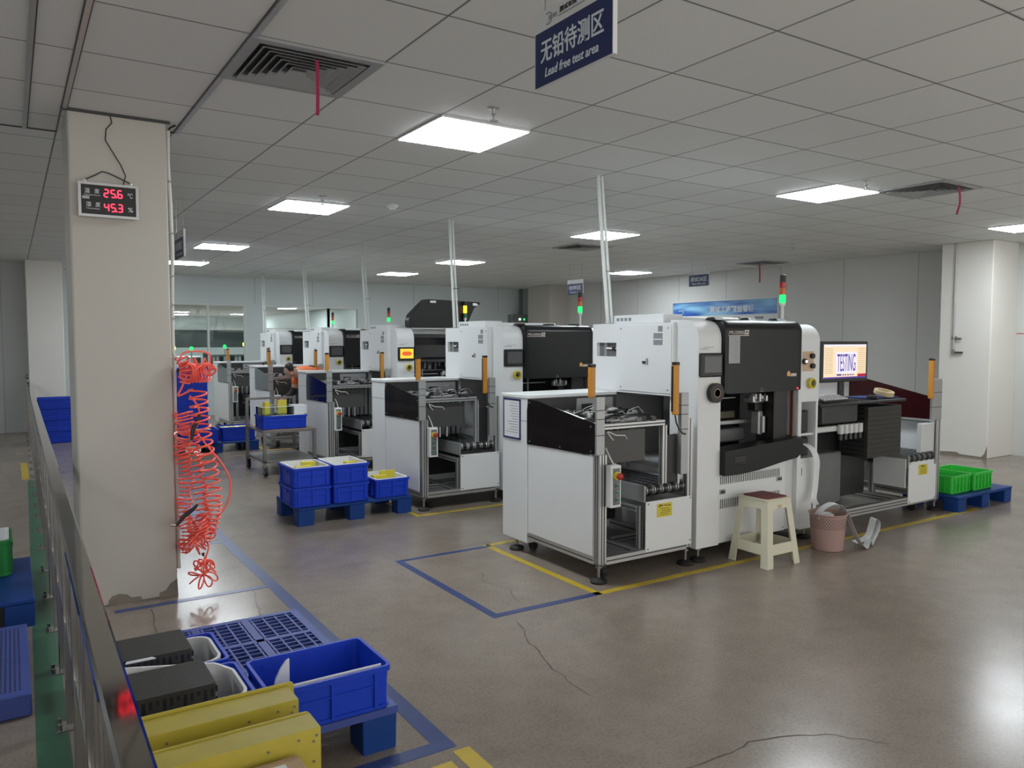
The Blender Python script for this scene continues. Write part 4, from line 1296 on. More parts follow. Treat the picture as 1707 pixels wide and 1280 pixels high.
# ---------------------------------------------------------------- unloading conveyors
def make_unloader(label):
    r = thing('unloading_conveyor', label, 'conveyor', (3.0, 3.7, 0), 0, 'unloading conveyors')
    b = MB()
    prof(b, 3.905, 3.95, .0, .045, .10, 1.13, 'z', 1)
    prof(b, 2.22, 3.905, .0, .05, .10, .17, 'x', 2)
    prof(b, 3.905, 3.95, .045, 1.08, .10, .16, 'y', 1)
    prof(b, 3.40, 3.46, .05, 1.04, .10, .17, 'y', 2)
    prof(b, 2.22, 3.40, 1.0, 1.05, .10, .17, 'x', 2)
    prof(b, 3.42, 3.46, .30, .35, .17, .50, 'z', 1)
    prof(b, 3.42, 3.46, .78, .83, .17, .50, 'z', 1)
    prof(b, 3.42, 3.46, .05, .86, .44, .50, 'y', 1)
    b.build('frame', 'alu', r)
    for x, y in ((3.93, .03), (3.93, .98), (2.3, .98)):
        foot(r, x, y, .10)
    MB().cyl((3.72, .12, .038), (3.76, .12, .038), .038, n=16, m='rubber').box(3.71, 3.77, .10, .14, .05, .10, 'darkmetal').build('caster', 'rubber', r)
    MB().box(3.455, 3.46 + .425, -.006, .003, .115, .475, 'white', c=.002).build('front_panel', 'white', r)
    MB().box(3.412, 3.42, .0, .30, .255, .505, 'white', c=.002).build('side_panel', 'white2', r)
    screws(r, [(3.475, .13), (3.475, .46), (3.865, .13)], 'y', -.006, .006)
    st = MB().box(3.60, 3.74, -.0085, -.006, .35, .44).build('warning_sticker', 'yellow', r)
    text('lettering', '警告', 'blackink', st, (3.67, -.0086, .425), (1, 0, 0), (0, 0, 1), w=.07, h=.018)
    b = MB()
    for k in range(4):
        b.box(3.625, 3.725, -.0092, -.0084, .40 - k * .013, .403 - k * .013)
    b.build('printed_line', 'blackink', st)
    conveyor(r, 3.42, 3.86, -.02, .86, .545)
    # right end cover with maroon window, seen from inside
    MB().box(3.90, 3.908, .06, .80, .17, .80, 'white', c=.002).build('end_panel', 'white2', r)
    hexo = [(.90, 1.16), (.82, 1.18), (.05, 1.015), (.05, .815), (.90, .815)]
    MB().prism(hexo, 'x', 3.905, 3.913).build('end_window', 'acrylic_red', r)
    b = MB()
    prof(b, 3.86, 3.905, .045, .86, .775, .815, 'y', 1)
    b.build('inner_rail', 'alu', r)
    MB().box(3.70, 3.905, .03, .075, .47, .79, 'white2', c=.004).build('corner_post', 'white2', r)
    MB().box(2.30, 3.40, .86, .88, .17, 1.0, 'darkmetal').build('inner_wall', 'darkmetal', r)
    MB().box(2.30, 3.95, .88, 1.12, .085, 1.12, 'white', c=.004).build('rear_cabinet', 'white', r)
    MB().box(2.28, 3.96, .86, 1.125, 1.12, 1.145, 'white', c=.003).build('top_plate', 'white', r)
    bracket(r, 3.80, 3.95, -.004, .02, .82, 1.18, (.93, 1.06))
    curtain(r, 3.775, .0, 1.010, 1.350, False)
    return r
ul = make_unloader('open unloading conveyor with maroon end window and monitor above it')
for i in (1, 2):
    dup(ul, (3.0, 3.7 + DY[i], 0), ['', 'unloading conveyor hidden behind the one with the monitor', 'third unloading conveyor along the grey wall side'][i], 'unloading conveyors')
# ================================================================ crates and pallets
def make_crate(L, W, H, m, liner=False, ribs=3, name='crate', handle=True):
    """open plastic crate, L along x, W along y, standing on z = 0"""
    r = thing(name, 'x', 'crate')
    b = MB()
    hx, hy = L / 2, W / 2
    th = .004
    def ringv(sx, sy, z, rad):
        return [(x, y, z) for x, y in rrect(-sx, sx, -sy, sy, rad, 3)]
    R = [ringv(hx - .013, hy - .013, 0.002, .02), ringv(hx - .008, hy - .008, H - .02, .022), ringv(hx, hy, H - .02, .024), ringv(hx, hy, H, .024),
         ringv(hx - .012, hy - .012, H, .020), ringv(hx - .014, hy - .014, H - .02, .02), ringv(hx - .022, hy - .022, .008, .018)]
    n = len(R[0])
    vs = [v for q in R for v in q]
    fs = []
    for k in range(len(R) - 1):
        for i in range(n):
            j = (i + 1) % n
            fs.append([k * n + i, k * n + j, (k + 1) * n + j, (k + 1) * n + i])
    fs += [list(range(n - 1, -1, -1)), list(range(6 * n, 7 * n))]
    b.add(vs, fs)
    # vertical ribs and a band under the rim
    for s in (-1, 1):
        for k in range(ribs):
            x = -hx * .72 + 2 * hx * .72 * k / (ribs - 1)
            b.box(x - .006, x + .006, s * (hy - .016), s * (hy - .0005), .015, H - .02)
        for k in range(max(2, ribs - 1)):
            y = -hy * .6 + 2 * hy * .6 * k / (max(2, ribs - 1) - 1)
            b.box(s * (hx - .016), s * (hx - .0005), y - .006, y + .006, .015, H - .02)
        b.box(-hx * .72, hx * .72, s * (hy - .014), s * (hy - .004), H * .58, H * .61)
    b.ring(rrect(-hx + .006, hx - .006, -hy + .006, hy - .006, .02, 3), rrect(-hx + .014, hx - .014, -hy + .014, hy - .014, .016, 3), 'z', .012, .02)
    b.build('shell', m, r)
    if handle:
        for s in (-1, 1):
            MB().box(s * (hx - .012), s * (hx + .004), -hy * .32, hy * .32, H * .70, H * .84, c=.004).build('handle', m, r)
    if liner:
        b = MB()
        hx2, hy2 = hx - .015, hy - .015
        R = [rrect(-hx2, hx2, -hy2, hy2, .02, 3), rrect(-hx2 + .012, hx2 - .012, -hy2 + .012, hy2 - .012, .015, 3)]
        b.ring(R[0], R[1], 'z', H * .35, H + .006)
        b.box(-hx2 + .01, hx2 - .01, -hy2 + .01, hy2 - .01, H * .33, H * .36)
        b.build('liner', 'foam', r)
    return r

def make_pallet(L, W, H, m, deck='solid', nx=3, ny=3, name='pallet'):
    r = thing(name, 'x', 'pallet')
    t = .028
    b = MB()
    if deck == 'solid':
        b.box(-L / 2, L / 2, -W / 2, W / 2, H - t, H, c=.006)
    else:
        # lattice deck: frame and ribs with open windows
        def bar(x0, x1, y0, y1):
            b.box(x0, x1, y0, y1, H - t, H)
        e = .035
        bar(-L / 2, L / 2, -W / 2, -W / 2 + e); bar(-L / 2, L / 2, W / 2 - e, W / 2)
        bar(-L / 2, -L / 2 + e, -W / 2 + e, W / 2 - e); bar(L / 2 - e, L / 2, -W / 2 + e, W / 2 - e)
        px, py = (L - 2 * e) / 4, (W - 2 * e) / 4
        for k in range(1, 4):
            bar(-L / 2 + e + px * k - .018, -L / 2 + e + px * k + .018, -W / 2 + e, W / 2 - e)
            bar(-L / 2 + e, L / 2 - e, -W / 2 + e + py * k - .016, -W / 2 + e + py * k + .016)
        nxx = 16
        for k in range(nxx):
            x = -L / 2 + e + (L - 2 * e) * (k + .5) / nxx
            b.box(x - .0045, x + .0045, -W / 2 + e, W / 2 - e, H - t + .003, H - .001)
        for k in range(26):
            y = -W / 2 + e + (W - 2 * e) * (k + .5) / 26
            b.box(-L / 2 + e, L / 2 - e, y - .004, y + .004, H - t + .004, H - .002)
    b.build('deck', m, r)
    for i in range(nx):
        for j in range(ny):
            x = -L / 2 + .07 + (L - .14) * i / (nx - 1)
            y = -W / 2 + .07 + (W - .14) * j / (ny - 1)
            wx = .075
            q = MB()
            bx = rrect(x - .068, x + .068, y - .068, y + .068, .012, 2)
            tx = rrect(x - .07, x + .07, y - .07, y + .07, .012, 2)
            n = len(bx)
            q.add([(u, v, 0) for u, v in bx] + [(u, v, H - t + .001) for u, v in tx], [[k, (k + 1) % n, (k + 1) % n + n, k + n] for k in range(n)] + [list(range(n - 1, -1, -1)), list(range(n, 2 * n))])
            q.build('leg', m, r)
    return r

def set_at(o, x, y, z, label, group=None, cat=None):
    o.location = (x, y, z); o['label'] = label
    if group: o['group'] = group
    if cat: o['category'] = cat
    return o

# --- near pallet with crates beside the railing
p1 = make_pallet(.98, 1.24, .16, 'blueplate', 'lattice')
set_at(p1, .69, 3.235, 0, 'blue lattice pallet carrying the black tray crates beside the steel railing', 'blue pallets')
for ch in p1.children:
    if ch.name.startswith('leg'):
        ch.data.materials[0] = M['bluepal']
c_emp = make_crate(.455, .325, .165, 'blue')
set_at(c_emp, .927, 2.765, .161, 'empty bright blue crate with a loose foam sheet on the lattice pallet', 'crates on the near pallet')
fs_ = MB().prism([(-.20, 0), (.20, 0), (.20, .012), (.02, .06), (-.03, .12), (-.10, .16), (-.16, .165), (-.2, .15)], 'y', 0, .012)
o = MB().prism([(-.065, .004), (.0, .004), (.0, .185), (-.012, .18), (-.032, .155), (-.05, .12), (-.062, .07)], 'y', -.005, .005).build('foam_sheet', 'foam', loc=(.83, 2.80, .168))
tag(o, 'curled white foam sheet standing in the empty blue crate', 'foam sheet')
o = MB().box(-.19, .19, -.002, .002, 0, .16, c=.001).build('foam_sheet', 'foam', loc=(.93, 2.628, .17))
tag(o, 'thin white foam lining along the front wall of the empty blue crate', 'foam sheet')

def tray_crate(x, y, z, label, nt):
    c = make_crate(.47, .325, .165, 'blue')
    set_at(c, x, y, z, label, 'crates on the near pallet')
    # curved foam liner
    b = MB()
    ins = rrect(-.215, .215, -.145, .145, .06, 5)
    o2 = rrect(-.205, .205, -.135, .135, .055, 5)
    n = len(ins)
    top = [.162 + (.072 * max(0, min(1, (.20 - p[0]) / .16)) if (p[1] > .05 and y < 3) else 0) for p in ins]
    vs = [(*p, .03) for p in ins] + [(p[0], p[1], h) for p, h in zip(ins, top)] + [(p[0], p[1], h) for p, h in zip(o2, top)] + [(*p, .03) for p in o2]
    f = []
    for k in range(3):
        for i in range(n):
            j = (i + 1) % n
            f.append([k * n + i, k * n + j, (k + 1) * n + j, (k + 1) * n + i])
    b.add(vs, f)
    b.build('liner', 'foam', c)
    for k in range(nt):
        yy = y - .118 + k * .0165
        t = thing('component_tray', 'black component tray standing among others in the blue crate ' + label[-36:], 'tray', (x - .03, yy, z + .012), 0, 'black trays in ' + ('far' if y > 3 else 'near') + ' lined crate')
        tray_mesh(t)
    return c
_tm = {}
def tray_mesh(t):
    if not _tm:
        b = MB().box(-.165, .135, 0, .0160, 0, .205, c=.0015)
        a = b.build('plate', 'tray', t)
        e = MB()
        for k in range(14):
            x = -.155 + k * .021
            e.box(x, x + .011, -.0004, .0005, .150 + .012 * (k % 3), .190)
        for k in range(5):
            e.box(.134, .142, .002, .014, .03 + k * .036, .052 + k * .036)
        c = e.build('notch_pattern', 'black', t)
        _tm['a'], _tm['c'] = a, c
    else:
        for q in _tm.values():
            d = q.copy(); COL.objects.link(d); d.parent = t
cA = tray_crate(.43, 3.15, .161, 'blue crate of black trays with a curved white liner, away from the yellow boxes', 14)
cB = tray_crate(.44, 2.795, .161, 'blue crate of black trays with a curved white liner, next to the yellow boxes', 14)
LTA = 'black component trays packed upright in the lined crate away from the yellow boxes'
LTB = 'black component trays packed upright in the lined crate next to the yellow boxes'
for o in list(COL.objects):
    if o.name.startswith('component_tray') and o.parent is None:
        o['label'] = LTA if o.location.y > 2.98 else LTB
pc = MB().prism([(-.05, -.02), (.05, -.02), (.02, .03), (-.03, .035)], 'z', 0, .004).build('paper_scrap', 'paper', loc=(.36, 3.035, .372))
tag(pc, 'small white paper scrap on the trays between the two lined crates', 'paper')

# --- yellow boxes and cardboard
def yellow_box(x0, x1, y0, y1, zt, label, ex):
    r = thing('yellow_fixture_box', label, 'box', ((x0 + x1) / 2, (y0 + y1) / 2, 0), 0, 'yellow boxes by the railing')
    hx, hy = (x1 - x0) / 2, (y1 - y0) / 2
    MB().box(-hx, hx, -hy, hy - .006, 0.002, zt, c=.0015).build('shell', 'yellowbox', r)
    b = MB().prism(rrect(-hx, hx + ex, .002, zt + .003 + ex * .3, .012, 3), 'y', hy - .006, hy)
    b.build('back_plate', 'yellowbox', r)
    pts = [(hx - .02, zt - .035), (hx - .02, zt - .09), (hx - .06, zt - .022), (hx - .14, zt - .03), (-hx + .08, zt - .03), (hx - .012, zt - .02)]
    screws(r, pts, 'y', -hy, .0035)
    return r
yellow_box(.235, .668, 2.165, 2.275, .495, 'yellow fibreglass box leaning row, the one touching the lined tray crate', .018)
yellow_box(.245, .668, 1.975, 2.075, .495, 'yellow fibreglass box in front, beside the cardboard box', .001)
r = thing('cardboard_box', 'brown cardboard box with a white label beside the yellow box', 'box', (.435, 1.80, 0))
b = MB().box(-.17, .165, -.14, .155, 0.002, .45, c=.006)
b.build('carton', 'cardboard', r)
MB().box(-.0, .12, .0, .12, .45, .4512).build('label_sheet', 'paper', r)
MB().box(.02, .08, .06, .08, .4512, .4518).build('printed_mark', 'red', r)

# --- outside the railing
p2 = make_pallet(1.0, .95, .15, 'bluepal', 'solid')
set_at(p2, -.43, 5.28, 0, 'dark blue pallet under the green crate outside the railing', 'blue pallets')
p3 = thing('pallet', 'low faded blue perforated pallet outside the railing', 'pallet', (-.47, 4.10, 0), 0, 'blue pallets')
b = MB().box(-.5, .5, -.46, .46, 0.002, .098, c=.006)
b.build('deck', 'blueplate', p3)
b = MB()
for i in range(34):
    for j in range(30):
        x = -.10 + i * .017
        if x > .465: continue
        y = -.40 + j * .0275
        b.box(x - .0035, x + .0035, y - .008, y + .008, .0975, .0986)
tag(b.build('hole_pattern', 'black', p3), kind='stuff')
g1 = make_crate(.50, .36, .215, 'greendark', liner=True)
set_at(g1, -.275, 5.50, .151, 'dark green crate on the pallet outside the railing', 'green crates')

# --- pallet of blue crates between the machines
p4 = make_pallet(1.02, .62, .155, 'bluepal', 'solid', 3, 2)
set_at(p4, 2.44, 6.50, 0, 'dark blue pallet carrying lined blue crates in front of the loading conveyor', 'blue pallets')
def yellow_bits(x, y, z, spec, grp, lab):
    for k, (dx, dy, l, wv, h, rz) in enumerate(spec):
        o = MB().box(-l / 2, l / 2, -wv / 2, wv / 2, 0, h, c=.002).build('yellow_foam_block', 'yellow', loc=(x + dx, y + dy, z))
        o.rotation_euler = (0, 0, rz)
        tag(o, lab[k], 'foam block', grp)
H1 = .163
a0 = make_crate(.33, .44, H1, 'blue')
set_at(a0, 2.05, 6.39, .156, 'blue crate under the lined crate at the aisle corner of the pallet', 'crates on the middle pallet')
b0 = dup(a0, (2.385, 6.39, .156), 'blue crate under the middle lined crate of the pallet', 'crates on the middle pallet')
a1 = make_crate(.33, .44, H1, 'blue', liner=True)
set_at(a1, 2.05, 6.39, .156 + H1, 'white-lined blue crate stacked at the aisle corner of the pallet', 'crates on the middle pallet')
b1 = dup(a1, (2.385, 6.39, .156 + H1), 'white-lined blue crate stacked in the middle of the pallet', 'crates on the middle pallet')
c1 = dup(a1, (2.765, 6.40, .156), 'single white-lined blue crate holding upright yellow blocks beside the stacked crates', 'crates on the middle pallet')
zl = .156 + H1 + H1 * .36
yellow_bits(2.05, 6.39, zl, [(-.03, -.06, .14, .05, .10, .1), (.06, .08, .12, .05, .11, -.2)], 'yellow blocks in crates', ['flat yellow foam block in the corner lined crate', 'upright yellow foam block in the corner lined crate'])
yellow_bits(2.385, 6.39, zl, [(.08, .03, .10, .06, .09, .2)], 'yellow blocks in crates', ['yellow foam block in the middle lined crate'])
yellow_bits(2.765, 6.40, .156 + H1 * .36, [(-.06, -.05, .13, .06, .12, .1), (.03, -.03, .14, .02, .15, -.1)], 'yellow blocks in crates', ['low yellow foam block in the single lined crate', 'tall yellow foam sheet standing in the single lined crate'])

# --- steel cart with a crate
r = thing('steel_cart', 'grey steel cart on casters carrying a blue crate', 'cart', (2.33, 8.68, 0))
w_, d_ = .60, .78
b = MB().box(0, w_, 0, d_, .485, .51, 'zinc').box(.03, w_ - .03, .03, d_ - .03, .51, .513, 'cardboard')
b.build('top_shelf', 'zinc', r)
MB().box(0, w_, 0, d_, .15, .175, c=.004).build('bottom_shelf', 'zinc', r)
for x, y, h in ((0, 0, .485), (w_ - .035, 0, .485), (0, d_ - .035, .83), (w_ - .035, d_ - .035, .83)):
    MB().box(x, x + .035, y, y + .035, .11, h, c=.003).build('post', 'zinc', r)
MB().box(0, w_, d_ - .033, d_ - .004, .81, .835, c=.004).build('handle', 'zinc', r)
for x, y in ((.02, .02), (w_ - .02, .02), (.02, d_ - .02), (w_ - .02, d_ - .02)):
    c = MB().cyl((x - .016, y - .02, .052), (x + .016, y - .02, .052), .050, n=20, m='rubber').cyl((x - .018, y - .02, .052), (x + .018, y - .02, .052), .02, n=12, m='alu2')
    c.box(x - .024, x - .018, y - .035, y + .02, .05, .115, 'zinc').box(x + .018, x + .024, y - .035, y + .02, .05, .115, 'zinc').box(x - .03, x + .03, y - .03, y + .03, .108, .115, 'zinc')
    c.build('caster', 'rubber', r)
cc = make_crate(.52, .36, .155, 'blue')
set_at(cc, 2.60, 8.93, .514, 'blue crate on the steel cart with clear trays stacked in it', 'crates beside the aisle')
def clear_tray(x, y, z, l, wv, h, lab):
    t = MB().box(-l / 2, l / 2, -wv / 2, wv / 2, 0, .005).ring(rrect(-l / 2, l / 2, -wv / 2, wv / 2, .02), rrect(-l / 2 + .004, l / 2 - .004, -wv / 2 + .004, wv / 2 - .004, .017), 'z', 0.005, h)
    t.ring(rrect(-l / 2 - .006, l / 2 + .006, -wv / 2 - .006, wv / 2 + .006, .02), rrect(-l / 2 + .003, l / 2 - .003, -wv / 2 + .003, wv / 2 - .003, .017), 'z', h - .006, h, 'foam')
    o = t.build('clear_tray', 'clear', loc=(x, y, z))
    return tag(o, lab, 'tray', 'clear trays on the cart')
o = MB().box(-.22, .22, -.14, .14, 0, .10, c=.004).build('foam_block', 'foam', loc=(2.60, 8.93, .524))
tag(o, 'white foam packing inside the blue crate on the cart', 'foam block')
o = MB().box(-.15, .24, -.15, .15, 0, .045, c=.004).build('foam_block', 'foam', loc=(2.60, 8.93, .626))
tag(o, 'white sheet pack on top of the crate on the cart', 'foam block')
clear_tray(2.53, 8.93, .672, .36, .28, .10, 'clear plastic tray on the crate of the steel cart')
o = MB().box(-.075, .075, -.10, .10, 0, .10, c=.004).build('white_carton', 'paper', loc=(2.80, 8.93, .672))
tag(o, 'small white carton beside the clear tray on the cart', 'carton')
yellow_bits(2.50, 8.92, .678, [(-.05, .06, .07, .05, .135, .3), (.13, .06, .10, .05, .15, -.1)], 'yellow blocks in clear tray', ['yellow foam lump in the clear tray by the cart post', 'yellow foam block in the clear tray near the white carton'])

# --- far pallet with crates
p5 = make_pallet(1.1, .8, .14, 'bluepal', 'solid')
set_at(p5, 2.32, 11.30, 0, 'dark blue pallet under the tall crate stack behind the red hoses', 'blue pallets')
st0 = make_crate(.50, .40, .165, 'blue')
names = ['lowest', 'second from below', 'third from below', 'fourth from below', 'fifth from below', 'topmost']
for k in range(6):
    lab = 'blue crate in the tall stack behind the red hoses, ' + names[k]
    if k == 0:
        set_at(st0, 2.02, 11.36, .141, lab, 'tall stack of blue crates')
    else:
        dup(st0, (2.02, 11.36, .141 + .166 * k), lab, 'tall stack of blue crates')
f0 = make_crate(.46, .36, .19, 'blue')
set_at(f0, 2.61, 11.12, .141, 'low blue crate of papers on the far pallet, next to the loading conveyor', 'low crates on the far pallet')
f1 = dup(f0, (2.09, 10.98, .141), 'low blue crate with an orange sheet, in front of the tall crate stack', 'low crates on the far pallet')
b = MB()
for k in range(6):
    o = MB().box(-.03, .03, -.14, .14, 0, .165, c=.004).build('paper_pack', 'paper' if k % 2 else 'yellow', loc=(2.43 + k * .07, 11.12, .151))
    tag(o, 'pale paper packs standing in the low crate on the far pallet', 'paper pack', 'paper packs in the far crate')
o = MB().box(-.16, .16, -.12, .12, 0, .17, c=.004).build('orange_sheet', 'masking', loc=(2.09, 10.98, .151))
tag(o, 'buff sheet pack inside the low crate in front of the tall stack', 'sheet')
# far crates near the end of the railing
for k in range(4):
    c = dup(st0, (.56, 13.4, .001 + .166 * k), 'blue crate stacked near the far end of the railing, ' + ['bottom one', 'second one up', 'third one up', 'top one'][k], 'crates by the far railing end')
o = MB().box(-.2, .2, -.17, .17, 0, .03, c=.004).build('foam_sheet', 'foam', loc=(.56, 13.4, .001 + .166 * 3 + .012))
tag(o, 'white sheet lying in the top crate near the far railing end', 'foam sheet')

# --- green crates on the pallet at the end of the line
p6 = make_pallet(.96, .52, .14, 'bluepal', 'solid', 3, 2)
set_at(p6, 7.465, 3.80, 0, 'navy pallet under bright green crates beside the unloading conveyor', 'blue pallets')
g2 = make_crate(.34, .40, .165, 'greencrate', ribs=5)
set_at(g2, 7.20, 3.82, .141, 'bright green crate on the navy pallet, touching the unloading conveyor', 'green crates')
dup(g2, (7.55, 3.80, .141), 'bright green crate on the navy pallet, at the open aisle side', 'green crates')

# ================================================================ stool, bin, paper
r = thing('plastic_stool', 'cream plastic stool with a dark red pad in front of the machine', 'stool', (4.345, 3.50, 0))
s_t, s_b, Hs = .118, .168, .455
cor = [(-1, -1), (1, -1), (1, 1), (-1, 1)]
def sq(z):
    t = z / Hs
    return s_b + (s_t - s_b) * t
b = MB()
b.ring(rrect(-s_t - .010, s_t + .010, -s_t - .010, s_t + .010, .03), rrect(-s_t + .02, s_t - .02, -s_t + .02, s_t - .02, .02), 'z', Hs - .012, Hs)
b.box(-s_t + .01, s_t - .01, -s_t + .01, s_t - .01, Hs - .012, Hs - .004)
b.build('seat', 'stool', r)
MB().prism(rrect(-s_t + .012, s_t - .012, -s_t + .012, s_t - .012, .02), 'z', Hs - .004, Hs + .006).build('pad', 'stoolpad', r)
for sx, sy in cor:
    b = MB()
    lv = []
    for z in (0.0, .02, .14, .30, Hs - .012):
        h = sq(z); e = .055 if z > .02 else .06
        lv.append([(sx * h, sy * (h - e), z), (sx * h, sy * h, z), (sx * (h - e), sy * h, z), (sx * (h - e), sy * (h - .006), z), (sx * (h - .006), sy * (h - .006), z), (sx * (h - .006), sy * (h - e), z)])
    vs = [v for q in lv for v in q]
    fs = []
    for k in range(len(lv) - 1):
        for i in range(6):
            j = (i + 1) % 6
            fs.append([k * 6 + i, k * 6 + j, k * 6 + 6 + j, k * 6 + 6 + i])
    fs += [list(range(6)), list(range(24, 30))]
    b.add(vs, fs)
    b.build('leg', 'stool', r)
def apron(z0, z1, name, arch=0):
    b = MB()
    for k in range(4):
        a = pi / 2 * k
        ca, sa = round(math.cos(a)), round(math.sin(a))
        vs = []
        n = 9
        for i in range(n):
            t = -1 + 2 * i / (n - 1)
            zb = z0 + arch * (1 - t ** 4)
            for z in (zb, z1):
                h = sq(z) - .001
                for q in (h, h - .005):
                    x, y = t * (h - .02), -q
                    vs.append((x * ca - y * sa, x * sa + y * ca, z))
        fs = []
        for i in range(n - 1):
            o_ = 4 * i
            fs += [[o_, o_ + 2, o_ + 6, o_ + 4], [o_ + 1, o_ + 5, o_ + 7, o_ + 3], [o_, o_ + 4, o_ + 5, o_ + 1], [o_ + 2, o_ + 3, o_ + 7, o_ + 6]]
        b.add(vs, fs)
    return b.build(name, 'stool', r)
apron(.36, Hs - .008, 'apron', .03)
apron(.085, .155, 'cross_rail', .0)
MB().box(-.018, .018, -sq(.40) - .0015, -sq(.40) + .002, .388, .412).build('maker_plate', 'masking', r)

r = thing('waste_basket', 'dusty pink perforated waste basket beside the stool', 'basket', (4.985, 3.45, 0))
b = MB().lathe([(.0, .003), (.108, .003), (.128, .255), (.136, .262), (.136, .27), (.128, .27), (.124, .262), (.104, .008), (0, .008)], n=36)
b.build('basket', 'binpink', r)
b = MB()
for j in range(6):
    z = .165 + j * .014
    rr = .1085 + .0195 * z / .255
    for i in range(40):
        a = 2 * pi * (i + .5 * (j % 2)) / 40
        x, y = rr * math.cos(a), rr * math.sin(a)
        t = Vector((-math.sin(a), math.cos(a), 0)) * .0035
        b.add([(x + t.x, y + t.y, z), (x - t.x, y - t.y, z), (x - t.x, y - t.y, z + .006), (x + t.x, y + t.y, z + .006)], [[0, 1, 2, 3]])
b.xf(Matrix.Scale(1.012, 4, (1, 0, 0)) @ Matrix.Scale(1.012, 4, (0, 1, 0)))
b.build('hole_pattern', 'blackink', r)
b = MB()
dome = [(4.875, 3.47, .235), (4.885, 3.45, .285), (4.93, 3.43, .325), (5.0, 3.42, .338), (5.07, 3.41, .315), (5.115, 3.39, .26), (5.135, 3.36, .17), (5.16, 3.33, .08), (5.20, 3.31, .02), (5.24, 3.31, .006), (5.28, 3.32, .04), (5.31, 3.33, .05), (5.34, 3.34, .008), (5.42, 3.37, .03), (5.52, 3.40, .075), (5.58, 3.43, .13), (5.555, 3.45, .15), (5.47, 3.42, .085), (5.36, 3.38, .045), (5.24, 3.40, .022)]
strip(b, smooth_pts(dome), (.020, .036, 0.0))
o = b.build('paper_ribbon', 'paper')
tag(o, 'long white paper ribbon spilling out of the pink basket onto the floor', 'paper ribbon')
o = MB().prism([(-.07, -.05), (.02, -.07), (.07, .0), (.02, .06), (-.06, .04)], 'z', 0, .03).build('crumpled_paper', 'paper', loc=(4.95, 3.46, .235))
tag(o, 'crumpled white paper on top inside the pink basket', 'paper')

# ================================================================ monitor stand on the unloading conveyor
r = thing('monitor', 'black computer monitor showing TESTING beside the machine', 'monitor', (5.61, 3.78, 1.035))
MB().box(-.305, .305, -.02, .02, .155, .48, 'black', c=.006).box(-.2, .2, .02, .05, .2, .42, 'black', c=.01).build('housing', 'black', r)
s_ = MB().box(-.278, .278, -.0215, -.0195, .185, .455).build('display', 'screencream', r)
b = MB()
for k in range(13):
    z = .42 - k * .016
    b.box(-.265, -.265 + .10, -.0222, -.0214, z, z + .003).box(.17, .265, -.0222, -.0214, z, z + .003)
b.build('screen_line', 'logoorange', s_)
MB().box(-.278, .278, -.0222, -.0214, .440, .455).build('title_bar', 'screenwhite', s_)
MB().box(-.278, .278, -.0222, -.0214, .185, .197).build('task_bar', 'screenpurple', s_)
MB().box(-.125, .15, -.0222, -.0214, .225, .395).build('screen_panel', 'screenwhite', s_)
text('lettering', 'TESTING', 'screenpurple', s_, (.012, -.0223, .310), (1, 0, 0), (0, 0, 1), w=.24, h=.14, bold=.0)
b = MB().box(-.11, -.05, -.0228, -.0221, .206, .220)
for k in range(5):
    b.box(-.035 + k * .032, -.015 + k * .032, -.0228, -.0221, .207, .217)
b.build('screen_mark', 'screenpurple', s_)
MB().box(.165, .278, -.0228, -.0214, .197, .218).build('screen_mark', 'screenred', s_)
MB().box(-.03, .03, .0, .03, .01, .2, c=.006).prism(rrect(-.12, .12, -.08, .09, .03), 'z', 0, .012).build('stand', 'black', r)
# shelf bracket that carries keyboard and monitor
r = thing('monitor_shelf', 'black shelf on brackets between machine and monitor', 'shelf', (5.2, 3.70, 0))
MB().box(.0, 1.16, -.02, .40, 1.010, 1.034, c=.004).build('shelf_board', 'black', r)
MB().box(.14, .60, .06, .34, .86, 1.01, c=.01).build('cable_box', 'darkmetal', r)
for x in (.03, .16):
    MB().box(x, x + .03, .33, .36, .17, 1.01, c=.002).build('post', 'alu', r)
MB().box(.05, .62, .10, .14, .79, .835, c=.006).build('fixture_rail', 'white2', r)
for k in range(5):
    q = MB().cyl((.40 + k * .065, .08, .77), (.40 + k * .065, .08, .845), .024, n=14, m='white2').cyl((.40 + k * .065, .08, .72), (.40 + k * .065, .08, .77), .017, n=12, m='darkmetal')
    q.build('nozzle', 'white2', r)
MB().box(.18, 1.16, .35, .37, .17, .86, 'darkmetal').box(.18, .60, .20, .36, .17, .60, 'inner', c=.01).build('back_plate', 'darkmetal', r)
r = thing('keyboard', 'black keyboard with pale keys tilted on the monitor shelf', 'keyboard', (5.50, 3.80, 1.034), .1)
MB().box(-.20, .16, -.075, .075, 0, .022, c=.006).build('case', 'black', r)
b = MB()
for i in range(14):
    for j in range(5):
        b.box(-.185 + i * .024, -.171 + i * .024, -.062 + j * .025, -.049 + j * .025, .022, .031)
b.build('key', 'paper', r)
r.rotation_euler = (.25, 0, .05)
r.location = (5.44, 3.77, 1.052)
o = MB().lathe([(.0, .0), (.03, .0), (.034, .012), (.028, .028), (.012, .036), (0, .037)], n=16).build('computer_mouse', 'black', loc=(5.98, 3.76, 1.036))
o.scale = (.9, 1.6, 1)
tag(o, 'black computer mouse on the shelf between keyboard and tape roll', 'mouse')
